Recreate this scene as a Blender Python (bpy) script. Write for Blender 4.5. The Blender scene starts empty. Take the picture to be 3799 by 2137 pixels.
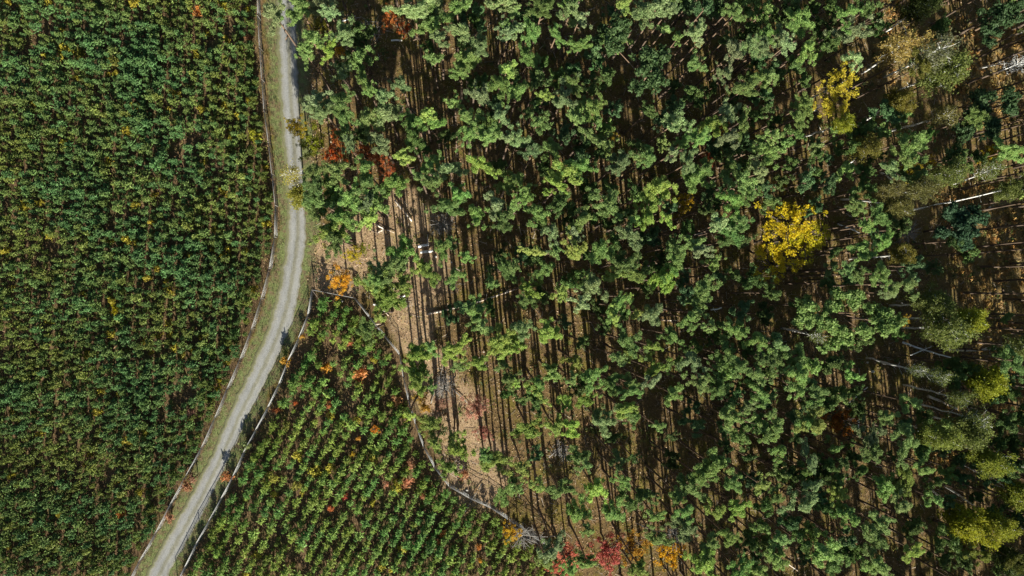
import bpy, math, random
import numpy as np
from mathutils import Vector, Matrix

rng = np.random.default_rng(11)
random.seed(11)
sc = bpy.context.scene
COL = sc.collection

# ------------------------------------------------------------------ camera, sky, sun, exposure
CAM_H = 105.0
W0, H0 = 3799.0, 2137.0
FPX = 24.0 / 36.0 * W0
NADIR = (1720.0, 1070.0)
tilt_y = -math.atan((W0 / 2 - NADIR[0]) / FPX)
tilt_x = math.atan((NADIR[1] - H0 / 2) / FPX)
cam_d = bpy.data.cameras.new("Camera")
cam = bpy.data.objects.new("Camera", cam_d)
COL.objects.link(cam)
cam_d.lens = 24.0
cam_d.sensor_width = 36.0
cam_d.clip_start = 0.5
cam_d.clip_end = 6000
cam.location = (0, 0, CAM_H)
cam.rotation_euler = (tilt_x, tilt_y, 0)
sc.camera = cam

SUN_EL = math.radians(25.5)
SUN_DX, SUN_DY = -0.10, 1.0            # ground direction in which shadows fall
world = bpy.data.worlds.new("World")
sc.world = world
world.use_nodes = True
wn = world.node_tree
bg = wn.nodes["Background"]
sky = wn.nodes.new("ShaderNodeTexSky")
sky.sky_type = 'NISHITA'
sky.sun_disc = False
sky.sun_elevation = SUN_EL
sky.sun_rotation = math.atan2(-SUN_DX, -SUN_DY)   # clockwise from +y, towards the sun
wn.links.new(sky.outputs[0], bg.inputs[0])
bg.inputs[1].default_value = 0.05
sun_d = bpy.data.lights.new("Sun", 'SUN')
sun_d.energy = 5.0
sun_d.angle = math.radians(0.5)
sun_d.color = (1.0, 0.95, 0.83)
sun = bpy.data.objects.new("Sun", sun_d)
COL.objects.link(sun)
_l = Vector((SUN_DX, SUN_DY, 0)).normalized() * math.cos(SUN_EL) + Vector((0, 0, -math.sin(SUN_EL)))
sun.rotation_euler = _l.to_track_quat('-Z', 'Y').to_euler()
sun.location = (0, -60, 60)
sc.view_settings.view_transform = 'Standard'
sc.view_settings.look = 'None'
sc.view_settings.exposure = 1.25
sc.view_settings.gamma = 1.0

_R = cam.rotation_euler.to_matrix()
def at(px, py, z=0.0):
    d = _R @ Vector(((px - W0 / 2) / FPX, -(py - H0 / 2) / FPX, -1.0))
    t = (CAM_H - z) / -d.z
    return Vector((d.x * t, d.y * t, z))
_RT = _R.transposed()
def to_px(x, y, z=0.0):
    d = _RT @ Vector((x, y, z - CAM_H))
    return (W0 / 2 + d.x / -d.z * FPX, H0 / 2 - d.y / -d.z * FPX)

# ------------------------------------------------------------------ helpers
def tag(o, label=None, cat=None, group=None, kind=None):
    if label: o["label"] = label
    if cat: o["category"] = cat
    if group: o["group"] = group
    if kind: o["kind"] = kind
    return o

def link(o, parent=None):
    COL.objects.link(o)
    if parent: o.parent = parent
    return o

def empty(name, loc=(0, 0, 0), rz=0.0):
    o = bpy.data.objects.new(name, None)
    o.empty_display_size = 0.5
    o.location = loc
    o.rotation_euler = (0, 0, rz)
    return link(o)

class Geo:
    """collects quads as numpy arrays with a material index and a colour"""
    def __init__(self):
        self.V, self.F, self.M, self.C, self.n = [], [], [], [], 0
    def add(self, V, F, mi=0, col=(1, 1, 1)):
        V = np.asarray(V, float).reshape(-1, 3); F = np.asarray(F, int).reshape(-1, 4)
        self.V.append(V); self.F.append(F + self.n)
        self.M.append(np.full(len(F), mi, int))
        c = np.empty((len(V), 3)); c[:] = col
        self.C.append(c); self.n += len(V)
        return self
    def arrays(self):
        return (np.concatenate(self.V), np.concatenate(self.F), np.concatenate(self.M), np.concatenate(self.C))
    def mesh(self, name, mats, attr=False, smooth=False):
        V, F, M, C = self.arrays()
        return npmesh(name, V, F, M, C if attr else None, mats, smooth)

def npmesh(name, V, F, M, C, mats, smooth=False):
    me = bpy.data.meshes.new(name)
    me.vertices.add(len(V)); me.vertices.foreach_set("co", V.astype(np.float32).ravel())
    me.loops.add(F.size); me.loops.foreach_set("vertex_index", F.astype(np.int32).ravel())
    me.polygons.add(len(F))
    me.polygons.foreach_set("loop_start", np.arange(0, F.size, 4, dtype=np.int32))
    me.polygons.foreach_set("loop_total", np.full(len(F), 4, dtype=np.int32))
    for m in mats: me.materials.append(m)
    me.polygons.foreach_set("material_index", M.astype(np.int32))
    if smooth: me.polygons.foreach_set("use_smooth", np.ones(len(F), dtype=bool))
    if C is not None:
        a = me.color_attributes.new("tint", 'FLOAT_COLOR', 'POINT')
        a.data.foreach_set("color", np.concatenate([C, np.ones((len(C), 1))], 1).astype(np.float32).ravel())
    me.update(calc_edges=True)
    me.validate()
    return me

def unit(a):
    return a / np.maximum(np.linalg.norm(a, axis=-1, keepdims=True), 1e-9)

def quads(C, N, a, b, r, T=None):
    """one quad per centre C, facing N, half sizes a (along T) and b"""
    n = len(C)
    if T is None: T = r.normal(size=(n, 3))
    N = unit(N)
    T = unit(T - N * np.sum(T * N, 1, keepdims=True))
    B = np.cross(N, T)
    a = np.broadcast_to(np.asarray(a, float), (n,))[:, None]; b = np.broadcast_to(np.asarray(b, float), (n,))[:, None]
    V = np.stack([C - T * a - B * b * .6, C + T * a - B * b * .35, C + T * a * 1.05 + B * b * .5, C - T * a * .9 + B * b], 1).reshape(-1, 3)
    return V, np.arange(4 * n).reshape(-1, 4)

def tube(P, R, k=6, cap=True):
    """tube through points P with radii R"""
    P = np.asarray(P, float); n = len(P)
    R = np.broadcast_to(np.asarray(R, float), (n,))
    V = []
    for i in range(n):
        d = P[min(i + 1, n - 1)] - P[max(i - 1, 0)]
        d = d / max(np.linalg.norm(d), 1e-9)
        u = np.cross(d, (0, 0, 1.0) if abs(d[2]) < .9 else (1.0, 0, 0)); u /= np.linalg.norm(u)
        w = np.cross(d, u)
        for j in range(k):
            t = 2 * math.pi * j / k
            V.append(P[i] + R[i] * (u * math.cos(t) + w * math.sin(t)))
    F = [[i * k + j, i * k + (j + 1) % k, (i + 1) * k + (j + 1) % k, (i + 1) * k + j] for i in range(n - 1) for j in range(k)]
    if cap and k % 2 == 0:
        for base, rev in ((0, True), ((n - 1) * k, False)):
            for j in range(1, k - 2, 2):
                q = [base, base + j, base + j + 1, base + j + 2]
                F.append(q[::-1] if rev else q)
    return np.array(V), np.array(F)

# ------------------------------------------------------------------ materials
def mat(name, base=(.5, .5, .5), rough=.85, spec=.2):
    m = bpy.data.materials.new(name); m.use_nodes = True
    b = m.node_tree.nodes["Principled BSDF"]
    b.inputs["Base Color"].default_value = (*base, 1)
    b.inputs["Roughness"].default_value = rough
    b.inputs["Specular IOR Level"].default_value = spec
    return m

def N(m, t, **kw):
    n = m.node_tree.nodes.new(t)
    for k, v in kw.items(): setattr(n, k, v)
    return n

def mixc(m, fac, a, b, mode='MIX'):
    n = N(m, "ShaderNodeMix", data_type='RGBA', blend_type=mode)
    L = m.node_tree.links.new
    for sock, v in ((n.inputs["Factor"], fac), (n.inputs["A"], a), (n.inputs["B"], b)):
        pass
    ia = [i for i in n.inputs if i.name == "A" and i.type == 'RGBA'][0]
    ib = [i for i in n.inputs if i.name == "B" and i.type == 'RGBA'][0]
    fa = n.inputs[0]
    for s, v in ((fa, fac), (ia, a), (ib, b)):
        if isinstance(v, bpy.types.NodeSocket): L(v, s)
        elif isinstance(v, (int, float)): s.default_value = v
        else: s.default_value = (*v, 1)
    return [o for o in n.outputs if o.type == 'RGBA'][0]

def noise(m, scale, detail=4, rough=.6, vec=None, stretch=None, dist=0.0):
    n = N(m, "ShaderNodeTexNoise")
    n.inputs["Scale"].default_value = scale; n.inputs["Detail"].default_value = detail
    n.inputs["Roughness"].default_value = rough; n.inputs["Distortion"].default_value = dist
    L = m.node_tree.links.new
    if vec is None:
        vec = N(m, "ShaderNodeTexCoord").outputs["Object"]
    if stretch:
        mp = N(m, "ShaderNodeMapping"); mp.inputs["Scale"].default_value = stretch
        L(vec, mp.inputs[0]); vec = mp.outputs[0]
    L(vec, n.inputs["Vector"])
    return n.outputs["Fac"]

def ramp(m, fac, lo, hi):
    n = N(m, "ShaderNodeMapRange"); n.inputs["From Min"].default_value = lo; n.inputs["From Max"].default_value = hi
    m.node_tree.links.new(fac, n.inputs["Value"])
    return n.outputs["Result"]

def set_base(m, sock):
    m.node_tree.links.new(sock, m.node_tree.nodes["Principled BSDF"].inputs["Base Color"])

def bump(m, sock, strength=.5, dist=.1):
    b = N(m, "ShaderNodeBump"); b.inputs["Strength"].default_value = strength; b.inputs["Distance"].default_value = dist
    m.node_tree.links.new(sock, b.inputs["Height"])
    m.node_tree.links.new(b.outputs[0], m.node_tree.nodes["Principled BSDF"].inputs["Normal"])

def leaf_mat(name, source, scale=1.6, transl=.25, vary=.35):
    """foliage whose colour is the tree's own (object colour) or the plant's own (attribute)"""
    m = mat(name, rough=.62, spec=.25)
    if source == 'object':
        oi = N(m, "ShaderNodeObjectInfo"); base = oi.outputs["Color"]
    else:
        a = N(m, "ShaderNodeAttribute"); a.attribute_name = "tint"; base = a.outputs["Color"]
    g = N(m, "ShaderNodeNewGeometry")
    pos = g.outputs["Position"]
    n1 = ramp(m, noise(m, scale, 3, .6, pos), .3, .7)
    hv = N(m, "ShaderNodeHueSaturation")
    L = m.node_tree.links.new
    L(base, hv.inputs["Color"])
    mr = N(m, "ShaderNodeMapRange"); L(g.outputs["Random Per Island"], mr.inputs[0])
    mr.inputs["To Min"].default_value = 1 - vary; mr.inputs["To Max"].default_value = 1 + vary
    L(mr.outputs[0], hv.inputs["Value"])
    mh = N(m, "ShaderNodeMapRange"); L(n1, mh.inputs[0]); mh.inputs["To Min"].default_value = .480; mh.inputs["To Max"].default_value = .512
    L(mh.outputs[0], hv.inputs["Hue"])
    c = hv.outputs["Color"]
    set_base(m, c)
    out = m.node_tree.nodes["Material Output"]; p = m.node_tree.nodes["Principled BSDF"]
    tr = N(m, "ShaderNodeBsdfTranslucent"); L(c, tr.inputs["Color"])
    mx = N(m, "ShaderNodeMixShader"); mx.inputs[0].default_value = transl
    L(p.outputs[0], mx.inputs[1]); L(tr.outputs[0], mx.inputs[2]); L(mx.outputs[0], out.inputs["Surface"])
    return m

M_leaf = leaf_mat("foliage", 'object', transl=.5, vary=.28)
M_leafa = leaf_mat("foliage_plants", 'attr', scale=.9, transl=.25)

M_bark = mat("pine_bark", rough=.9)
_z = N(M_bark, "ShaderNodeSeparateXYZ"); _g = N(M_bark, "ShaderNodeNewGeometry")
M_bark.node_tree.links.new(_g.outputs["Position"], _z.inputs[0])
_low = mixc(M_bark, noise(M_bark, 6, 3, .6, _g.outputs["Position"], (1, 1, .3)), (.07, .05, .035), (.14, .105, .08))
set_base(M_bark, mixc(M_bark, ramp(M_bark, _z.outputs["Z"], 5, 12), _low, mixc(M_bark, noise(M_bark, 5, 3, .6, _g.outputs["Position"]), (.13, .085, .055), (.21, .145, .095))))

M_birch = mat("birch_bark", rough=.6)
_g = N(M_birch, "ShaderNodeNewGeometry")
set_base(M_birch, mixc(M_birch, ramp(M_birch, noise(M_birch, 3.5, 3, .6, _g.outputs["Position"], (1, 1, 1.4)), .56, .64), (.78, .78, .74), (.14, .13, .12)))
M_grey = mat("weathered_wood", rough=.85)
_g = N(M_grey, "ShaderNodeNewGeometry")
set_base(M_grey, mixc(M_grey, noise(M_grey, 4, 4, .6, _g.outputs["Position"]), (.14, .13, .115), (.30, .285, .26)))
M_dark = mat("dark_bark", rough=.9)
_g = N(M_dark, "ShaderNodeNewGeometry")
set_base(M_dark, mixc(M_dark, noise(M_dark, 4, 3, .6, _g.outputs["Position"]), (.06, .05, .04), (.15, .12, .095)))
M_log = mat("log_wood", rough=.85)
_g = N(M_log, "ShaderNodeNewGeometry")
set_base(M_log, mixc(M_log, ramp(M_log, noise(M_log, 1.3, 4, .6, _g.outputs["Position"]), .4, .6), (.38, .27, .18), (.74, .68, .58)))
M_wire = mat("galvanised_wire", (.28, .29, .29), .5, .4)
M_wire.node_tree.nodes["Principled BSDF"].inputs["Metallic"].default_value = .6
M_rail = mat('pale_rail', (.27, .27, .26), .8)
M_stone = mat("pale_stone", rough=.9)
set_base(M_stone, mixc(M_stone, noise(M_stone, 5, 4), (.40, .38, .34), (.70, .68, .62)))

# ------------------------------------------------------------------ plan of the place, read off the photograph on the ground plane
ROAD = [(1062, -420, 78), (1064, -160, 78), (1062, 100, 78), (1071, 348, 76), (1081, 497, 72), (1093, 646, 66), (1099, 770, 70), (1099, 869, 76),
        (1087, 968, 78), (1071, 1068, 80), (1050, 1167, 86), (1014, 1267, 82), (968, 1366, 80), (945, 1417, 78), (893, 1516, 72), (850, 1616, 70),
        (806, 1715, 68), (757, 1814, 74), (703, 1914, 80), (646, 2013, 78), (579, 2137, 78), (440, 2400, 78), (280, 2700, 78)]
LFENCE = [(952, -60), (954, 50), (960, 124), (965, 224), (980, 432), (992, 522), (1005, 621), (1017, 720), (1021, 790), (1019, 860), (1008, 929), (993, 1013),
          (972, 1093), (953, 1168), (925, 1240), (894, 1316), (846, 1431), (805, 1526), (775, 1606), (735, 1680), (703, 1737), (656, 1819), (616, 1899),
          (581, 1968), (537, 2038), (485, 2140), (460, 2190)]
WFENCE = [(1156, 1075), (1148, 1120), (1141, 1162), (1121, 1222), (1089, 1291), (1062, 1346), (1030, 1428), (1003, 1485), (965, 1561), (934, 1616),
          (894, 1695), (860, 1775), (825, 1834), (790, 1909), (750, 1973), (716, 2038), (664, 2140), (640, 2190)]
NFENCE = [(1156, 1075), (1208, 1084), (1260, 1095), (1313, 1105)]
EFENCE = [(1313, 1105), (1357, 1162), (1392, 1207), (1437, 1262), (1482, 1316), (1492, 1381), (1500, 1440), (1516, 1491), (1541, 1576), (1561, 1640),
          (1591, 1700), (1631, 1770), (1685, 1824), (1765, 1859), (1829, 1889), (1874, 1919), (1925, 1955), (1985, 1998), (2040, 2030)]
def pathw(pts, z=0.0):
    return np.array([tuple(at(p[0], p[1], z))[:2] for p in pts])
def resample(P, step):
    P = np.asarray(P, float); d = np.r_[0, np.cumsum(np.linalg.norm(np.diff(P, axis=0), axis=1))]
    n = max(2, int(round(d[-1] / step)) + 1)
    s = np.linspace(0, d[-1], n)
    return np.stack([np.interp(s, d, P[:, i]) for i in range(P.shape[1])], 1)
def smooth_path(P, step=.5, it=6):
    Q = resample(P, step)
    for _ in range(it):
        Q[1:-1] = (Q[:-2] + 2 * Q[1:-1] + Q[2:]) / 4
    return Q
def seg_dist(X, Y, P):
    D = np.full(X.shape, 1e9)
    for (x0, y0), (x1, y1) in zip(P[:-1], P[1:]):
        dx, dy = x1 - x0, y1 - y0
        t = np.clip(((X - x0) * dx + (Y - y0) * dy) / (dx * dx + dy * dy + 1e-9), 0, 1)
        D = np.minimum(D, np.hypot(X - x0 - t * dx, Y - y0 - t * dy))
    return D
def inside(X, Y, poly):
    r = np.zeros(X.shape, bool)
    n = len(poly)
    for i in range(n):
        x0, y0 = poly[i]; x1, y1 = poly[(i + 1) % n]
        if y0 == y1: continue
        c = ((y0 > Y) != (y1 > Y)) & (X < (x1 - x0) * (Y - y0) / (y1 - y0) + x0)
        r ^= c
    return r
FH_L, FH_W = 1.8, 2.0
road_c = np.array([tuple(at(x, y))[:2] for x, y, w in ROAD])
road_w = np.array([w * .93 / FPX * CAM_H for x, y, w in ROAD])
lf = pathw(LFENCE, FH_L); wf = pathw(WFENCE, FH_W); nf = pathw(NFENCE, FH_W); ef = pathw(EFENCE, FH_W)
wedge_poly = np.concatenate([nf, ef[1:], pathw([(2080, 2080), (2180, 2260), (2300, 2600), (420, 2600)]), wf[::-1][:-1]])
left_poly = np.concatenate([pathw([(940, -420)]), lf, pathw([(330, 2430), (200, 2650), (-500, 2650), (-500, -420)])])
east_poly = np.concatenate([road_c[:10] + (1.8, 0), nf[:1] + (-.5, 1.5), nf[-1:] + (.5, 1.0), ef[1:] + (1.0, .6), pathw([(2600, 2900), (5200, 2900), (5200, -700), (1100, -700)])])

# ------------------------------------------------------------------ ground
def build_ground():
    def axis(lo, hi, st, far):
        a = list(np.arange(lo, hi + .01, st)); s = st; x = lo
        pre = []
        while x > -far: s *= 1.6; x -= s; pre.append(x)
        s = st; x = hi; post = []
        while x < far: s *= 1.6; x += s; post.append(x)
        return np.array(pre[::-1] + a + post)
    xs = axis(-85, 100, .45, 2200); ys = axis(-60, 60, .45, 2200)
    X, Y = np.meshgrid(xs, ys)
    Z = -.08 - .0 * X
    near = (np.abs(X) < 110) & (np.abs(Y) < 75)
    Z = Z + np.where(near, .05 * np.sin(X * 1.3 + 2 * np.sin(Y * .7)) * np.sin(Y * 1.1 + 1.7 * np.sin(X * .9)), 0)
    dr = seg_dist(X, Y, road_c)
    Z = np.where(dr < 2.6, -.08, Z)
    D_le = inside(X, Y, left_poly); D_we = inside(X, Y, wedge_poly)
    dl = seg_dist(X, Y, lf); dw = seg_dist(X, Y, np.concatenate([wf[::-1], nf[1:], ef[1:]]))
    sp = np.where(D_le | D_we, 1.0, 0.0)
    verge = np.clip(1.15 - (dr - 1.9) / 1.7 + .35 * np.sin(X * .6 + 1.3 * np.sin(Y * .4)) * np.sin(Y * .5), 0, 1)
    verge = np.where((X < 100), verge, 0)
    # between fences and road: grass, fading to brown by the fence
    def blob(px, py, rx, ry):
        c = at(px, py); return np.clip(1.5 - np.hypot((X - c.x) / rx, (Y - c.y) / ry), 0, 1)
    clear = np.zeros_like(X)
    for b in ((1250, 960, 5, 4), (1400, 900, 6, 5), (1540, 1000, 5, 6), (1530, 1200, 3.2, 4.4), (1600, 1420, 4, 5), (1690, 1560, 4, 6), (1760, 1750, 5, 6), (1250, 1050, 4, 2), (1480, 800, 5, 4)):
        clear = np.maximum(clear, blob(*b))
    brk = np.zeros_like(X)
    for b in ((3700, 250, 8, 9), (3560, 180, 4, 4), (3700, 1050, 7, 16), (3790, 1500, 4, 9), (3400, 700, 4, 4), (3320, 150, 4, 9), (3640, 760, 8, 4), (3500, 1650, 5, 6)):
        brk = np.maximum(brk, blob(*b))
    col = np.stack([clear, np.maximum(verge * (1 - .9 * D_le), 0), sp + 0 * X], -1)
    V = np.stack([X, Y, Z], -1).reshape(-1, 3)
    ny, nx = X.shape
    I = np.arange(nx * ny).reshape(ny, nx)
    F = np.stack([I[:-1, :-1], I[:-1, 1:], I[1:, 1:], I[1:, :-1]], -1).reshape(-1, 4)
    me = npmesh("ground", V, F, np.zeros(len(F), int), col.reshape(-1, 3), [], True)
    a = me.attributes.new("bracken", 'FLOAT', 'POINT'); a.data.foreach_set("value", brk.astype(np.float32).ravel())
    m = mat("ground", rough=.95, spec=.1)
    me.materials.append(m)
    L = m.node_tree.links.new
    at_ = N(m, "ShaderNodeAttribute"); at_.attribute_name = "tint"
    sx = N(m, "ShaderNodeSeparateColor"); L(at_.outputs["Color"], sx.inputs[0])
    ab = N(m, "ShaderNodeAttribute"); ab.attribute_name = "bracken"
    n_big = ramp(m, noise(m, .12, 4, .6), .35, .65)
    n_mid = ramp(m, noise(m, .55, 5, .65), .35, .65)
    n_fine = ramp(m, noise(m, 3.2, 5, .7), .3, .7)
    n_grit = ramp(m, noise(m, 9, 3, .8), .3, .7)
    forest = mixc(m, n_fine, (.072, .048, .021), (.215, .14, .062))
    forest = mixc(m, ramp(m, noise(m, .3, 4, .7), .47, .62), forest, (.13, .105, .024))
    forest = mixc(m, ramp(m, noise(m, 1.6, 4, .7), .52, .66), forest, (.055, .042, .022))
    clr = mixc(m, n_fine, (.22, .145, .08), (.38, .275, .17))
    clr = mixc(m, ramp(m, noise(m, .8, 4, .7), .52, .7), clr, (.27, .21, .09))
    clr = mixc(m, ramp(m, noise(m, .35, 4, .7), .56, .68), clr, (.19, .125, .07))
    grass = mixc(m, n_grit, (.085, .11, .036), (.19, .215, .085))
    grass = mixc(m, ramp(m, noise(m, .9, 5, .75), .45, .6), grass, (.14, .105, .06))
    grass = mixc(m, ramp(m, noise(m, 2.2, 4, .75), .55, .68), grass, (.07, .075, .03))
    plant = mixc(m, n_fine, (.075, .048, .028), (.19, .125, .065))
    plant = mixc(m, ramp(m, noise(m, .45, 4, .7), .5, .7), plant, (.13, .115, .04))
    brc = mixc(m, n_fine, (.13, .075, .022), (.24, .15, .045))
    brc = mixc(m, n_mid, brc, (.22, .17, .08))
    c = mixc(m, sx.outputs[2], forest, plant)
    c = mixc(m, ab.outputs["Fac"], c, brc)
    nz = N(m, "ShaderNodeMath", operation='ADD'); L(sx.outputs[0], nz.inputs[0])
    ns = N(m, "ShaderNodeMath", operation='SUBTRACT'); L(noise(m, .7, 4, .7), ns.inputs[0]); ns.inputs[1].default_value = .5
    L(ns.outputs[0], nz.inputs[1])
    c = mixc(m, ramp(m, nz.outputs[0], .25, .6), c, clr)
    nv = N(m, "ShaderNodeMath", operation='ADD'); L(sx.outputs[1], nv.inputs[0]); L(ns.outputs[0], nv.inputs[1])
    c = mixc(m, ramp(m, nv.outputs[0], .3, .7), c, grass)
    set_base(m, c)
    bump(m, noise(m, 4, 5, .7), .6, .15)
    o = link(bpy.data.objects.new("ground", me))
    tag(o, "leaf-strewn brown forest floor and plantation soil under all the trees", "ground", kind="structure")
build_ground()

def build_road():
    P = smooth_path(road_c, .5, 10)
    d = np.r_[0, np.cumsum(np.linalg.norm(np.diff(road_c, axis=0), axis=1))]
    dp = np.r_[0, np.cumsum(np.linalg.norm(np.diff(P, axis=0), axis=1))]
    Wd = np.interp(dp / dp[-1], d / d[-1], road_w) / 2
    T = unit(np.gradient(P, axis=0)); S = np.stack([T[:, 1], -T[:, 0]], 1)
    k = 25; U = np.linspace(-1, 1, k)
    V = []; C = []
    for i in range(len(P)):
        jl = 1 + .07 * math.sin(i * .9) * math.sin(i * .37 + 1) + .05 * rng.normal(); jr = 1 + .08 * math.sin(i * .7 + 2) * math.sin(i * .23) + .05 * rng.normal()
        for u in U:
            w = Wd[i] * (jl if u < 0 else jr)
            x, y = P[i] + S[i] * u * w
            z = .02 - .035 * math.exp(-((abs(u) - .55) / .2) ** 2) - .075 * max(0, abs(u) - .85) / .15
            V.append((x, y, z)); C.append((u * .5 + .5, dp[i] / dp[-1], 0))
    n = len(P); I = np.arange(n * k).reshape(n, k)
    F = np.stack([I[:-1, :-1], I[:-1, 1:], I[1:, 1:], I[1:, :-1]], -1).reshape(-1, 4)[:, ::-1]
    m = mat("gravel_road", rough=.9, spec=.15)
    L = m.node_tree.links.new
    a = N(m, "ShaderNodeAttribute"); a.attribute_name = "tint"
    s = N(m, "ShaderNodeSeparateColor"); L(a.outputs["Color"], s.inputs[0])
    wob = N(m, "ShaderNodeMath", operation='MULTIPLY_ADD'); L(noise(m, .9, 6, .75), wob.inputs[0]); wob.inputs[1].default_value = .24; L(s.outputs[0], wob.inputs[2])
    cr = N(m, "ShaderNodeValToRGB"); L(wob.outputs[0], cr.inputs[0])
    e = cr.color_ramp.elements
    stops = [(.06, (.17, .175, .085)), (.15, (.20, .195, .155)), (.25, (.295, .295, .28)), (.38, (.28, .28, .26)), (.48, (.215, .21, .165)), (.56, (.205, .20, .15)), (.66, (.265, .268, .255)), (.78, (.295, .298, .288)), (.92, (.24, .235, .20)), (1.0, (.17, .17, .09))]
    e[0].position, e[0].color = stops[0][0], (*stops[0][1], 1)
    e[1].position, e[1].color = stops[-1][0], (*stops[-1][1], 1)
    for p, c in stops[1:-1]:
        x = e.new(p); x.color = (*c, 1)
    c = mixc(m, ramp(m, noise(m, 7, 4, .8), .35, .65), cr.outputs[0], (.9, .9, .9), 'MULTIPLY')
    c2 = mixc(m, ramp(m, noise(m, .5, 6, .8, None, (1, .35, 1)), .46, .68), c, (.74, .74, .75), 'MULTIPLY')
    c2 = mixc(m, ramp(m, noise(m, 2.3, 5, .75, None, None), .55, .7), c2, (1.25, 1.22, 1.15), 'MULTIPLY')
    c3 = mixc(m, ramp(m, noise(m, 5, 5, .85), .5, .62), c2, (.74, .73, .70), 'MULTIPLY')
    set_base(m, c3)
    bump(m, noise(m, 14, 3, .8), .5, .04)
    me = npmesh("gravel_road", np.array(V), F, np.zeros(len(F), int), np.array(C), [m], True)
    o = link(bpy.data.objects.new("road", me))
    tag(o, "pale grey gravel forest track with two wheel ruts and a grassy middle", "road", kind="structure")
build_road()

# ------------------------------------------------------------------ foliage shapes
def puff_leaves(r, P, R, n, leaf, aspect=1.7, flat=.75, up=-.35, jit=1.5):
    """leaf-sized faces on and in puffs with centres P, radii R"""
    idx = np.repeat(np.arange(len(P)), np.maximum(8, (n * (R / R.mean()) ** 2).astype(int)))
    d = unit(r.normal(size=(len(idx), 3)))
    keep = (d[:, 2] > up) | (r.random(len(idx)) < .35)
    d, idx = d[keep], idx[keep]
    rad = R[idx][:, None] * (r.uniform(.55, 1.12, (len(idx), 1)))
    C = P[idx] + d * rad * np.array([1, 1, flat]) + r.normal(size=d.shape) * .035 * leaf / .09 * (leaf < .2)
    Nn = d + r.normal(size=d.shape) * jit
    T = d + np.array([0, 0, .6]) + r.normal(size=d.shape) * .5
    s = leaf * r.uniform(.6, 1.25, len(C))
    return quads(C, Nn, s * aspect * .5, s * .5, r, T)

def pine_crown(seed, n_limb=8, leaf=.055, n=104, lop=.25):
    """flat-topped pine crown: limbs that fork into many small needle tufts"""
    r = np.random.default_rng(seed); g = Geo()
    P, R = [], []
    a0 = r.uniform(0, 6.28); offa = r.uniform(0, 6.28)
    for i in range(n_limb):
        a = a0 + 6.283 * i / n_limb + r.normal() * .38
        ln = r.uniform(.5, 1.02) * (1 + lop * math.cos(a - offa))
        z0 = r.uniform(-.8, .25); z1 = z0 + r.uniform(.15, .5)
        e = np.array([math.cos(a) * ln, math.sin(a) * ln, z1]); s = np.array([0, 0, z0 - .25])
        m_ = (s + e) / 2 + np.array([0, 0, -.04])
        V, F = tube([s, m_, e], [.026, .017, .006], 4); g.add(V, F, 1)
        for k in range(8):
            f = r.uniform(.35, 1.0); wd = .34 * ln * f
            q = s * (1 - f) + e * f + np.array([r.normal() * wd * .55, r.normal() * wd * .55, r.uniform(-.04, .22)])
            P.append(q); R.append(r.uniform(.10, .175))
            V, F = tube([s * .5 + e * .5 if f > .5 else s * .7 + e * .3, q], [.011, .004], 4, False); g.add(V, F, 1)
    for _ in range(12):
        a = r.uniform(0, 6.28); q = np.array([math.cos(a) * r.uniform(0, .4), math.sin(a) * r.uniform(0, .4), r.uniform(.25, .85)])
        P.append(q); R.append(r.uniform(.10, .18))
    V, F = tube([(0, 0, -1.3), (0, 0, -.4), (.02, 0, .55)], [.055, .04, .01], 5, False); g.add(V, F, 1)
    V, F = puff_leaves(r, np.array(P), np.array(R), n, leaf, 2.3)
    g.add(V, F, 0)
    return g.arrays()

def broad_crown(seed, n_puff=46, leaf=.085, n=60, z_lo=-.8, z_hi=.75, sparse=1.0, hollow=.45, branches=True, puff=(.11, .22)):
    r = np.random.default_rng(seed); g = Geo()
    P, R = [], []
    ph = r.uniform(0, 6.28, 3)
    for i in range(n_puff):
        d = unit(r.normal(size=3)); rr = r.uniform(hollow, .9) * (1 + .16 * math.sin(3 * math.atan2(d[1], d[0]) + ph[0]) + .12 * math.sin(5 * math.atan2(d[1], d[0]) + ph[1]))
        q = d * rr; q[2] = q[2] * (z_hi - z_lo) / 2 + (z_hi + z_lo) / 2
        P.append(q); R.append(r.uniform(*puff))
        if branches and i % 2 == 0:
            s = np.array([0, 0, max(z_lo * 1.1, q[2] - .7)])
            mid = s * .45 + q * .55 + r.normal(size=3) * .05
            V, F = tube([s, mid, q], [.03, .016, .006], 4); g.add(V, F, 1)
    V, F = tube([(0, 0, z_lo * 1.3), (.02, 0, 0), (0, .02, z_hi * .8)], [.05, .035, .01], 5, False); g.add(V, F, 1)
    V, F = puff_leaves(r, np.array(P), np.array(R), int(n * sparse), leaf, 1.25, .8, -.6, 1.5)
    g.add(V, F, 0)
    return g.arrays()

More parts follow.
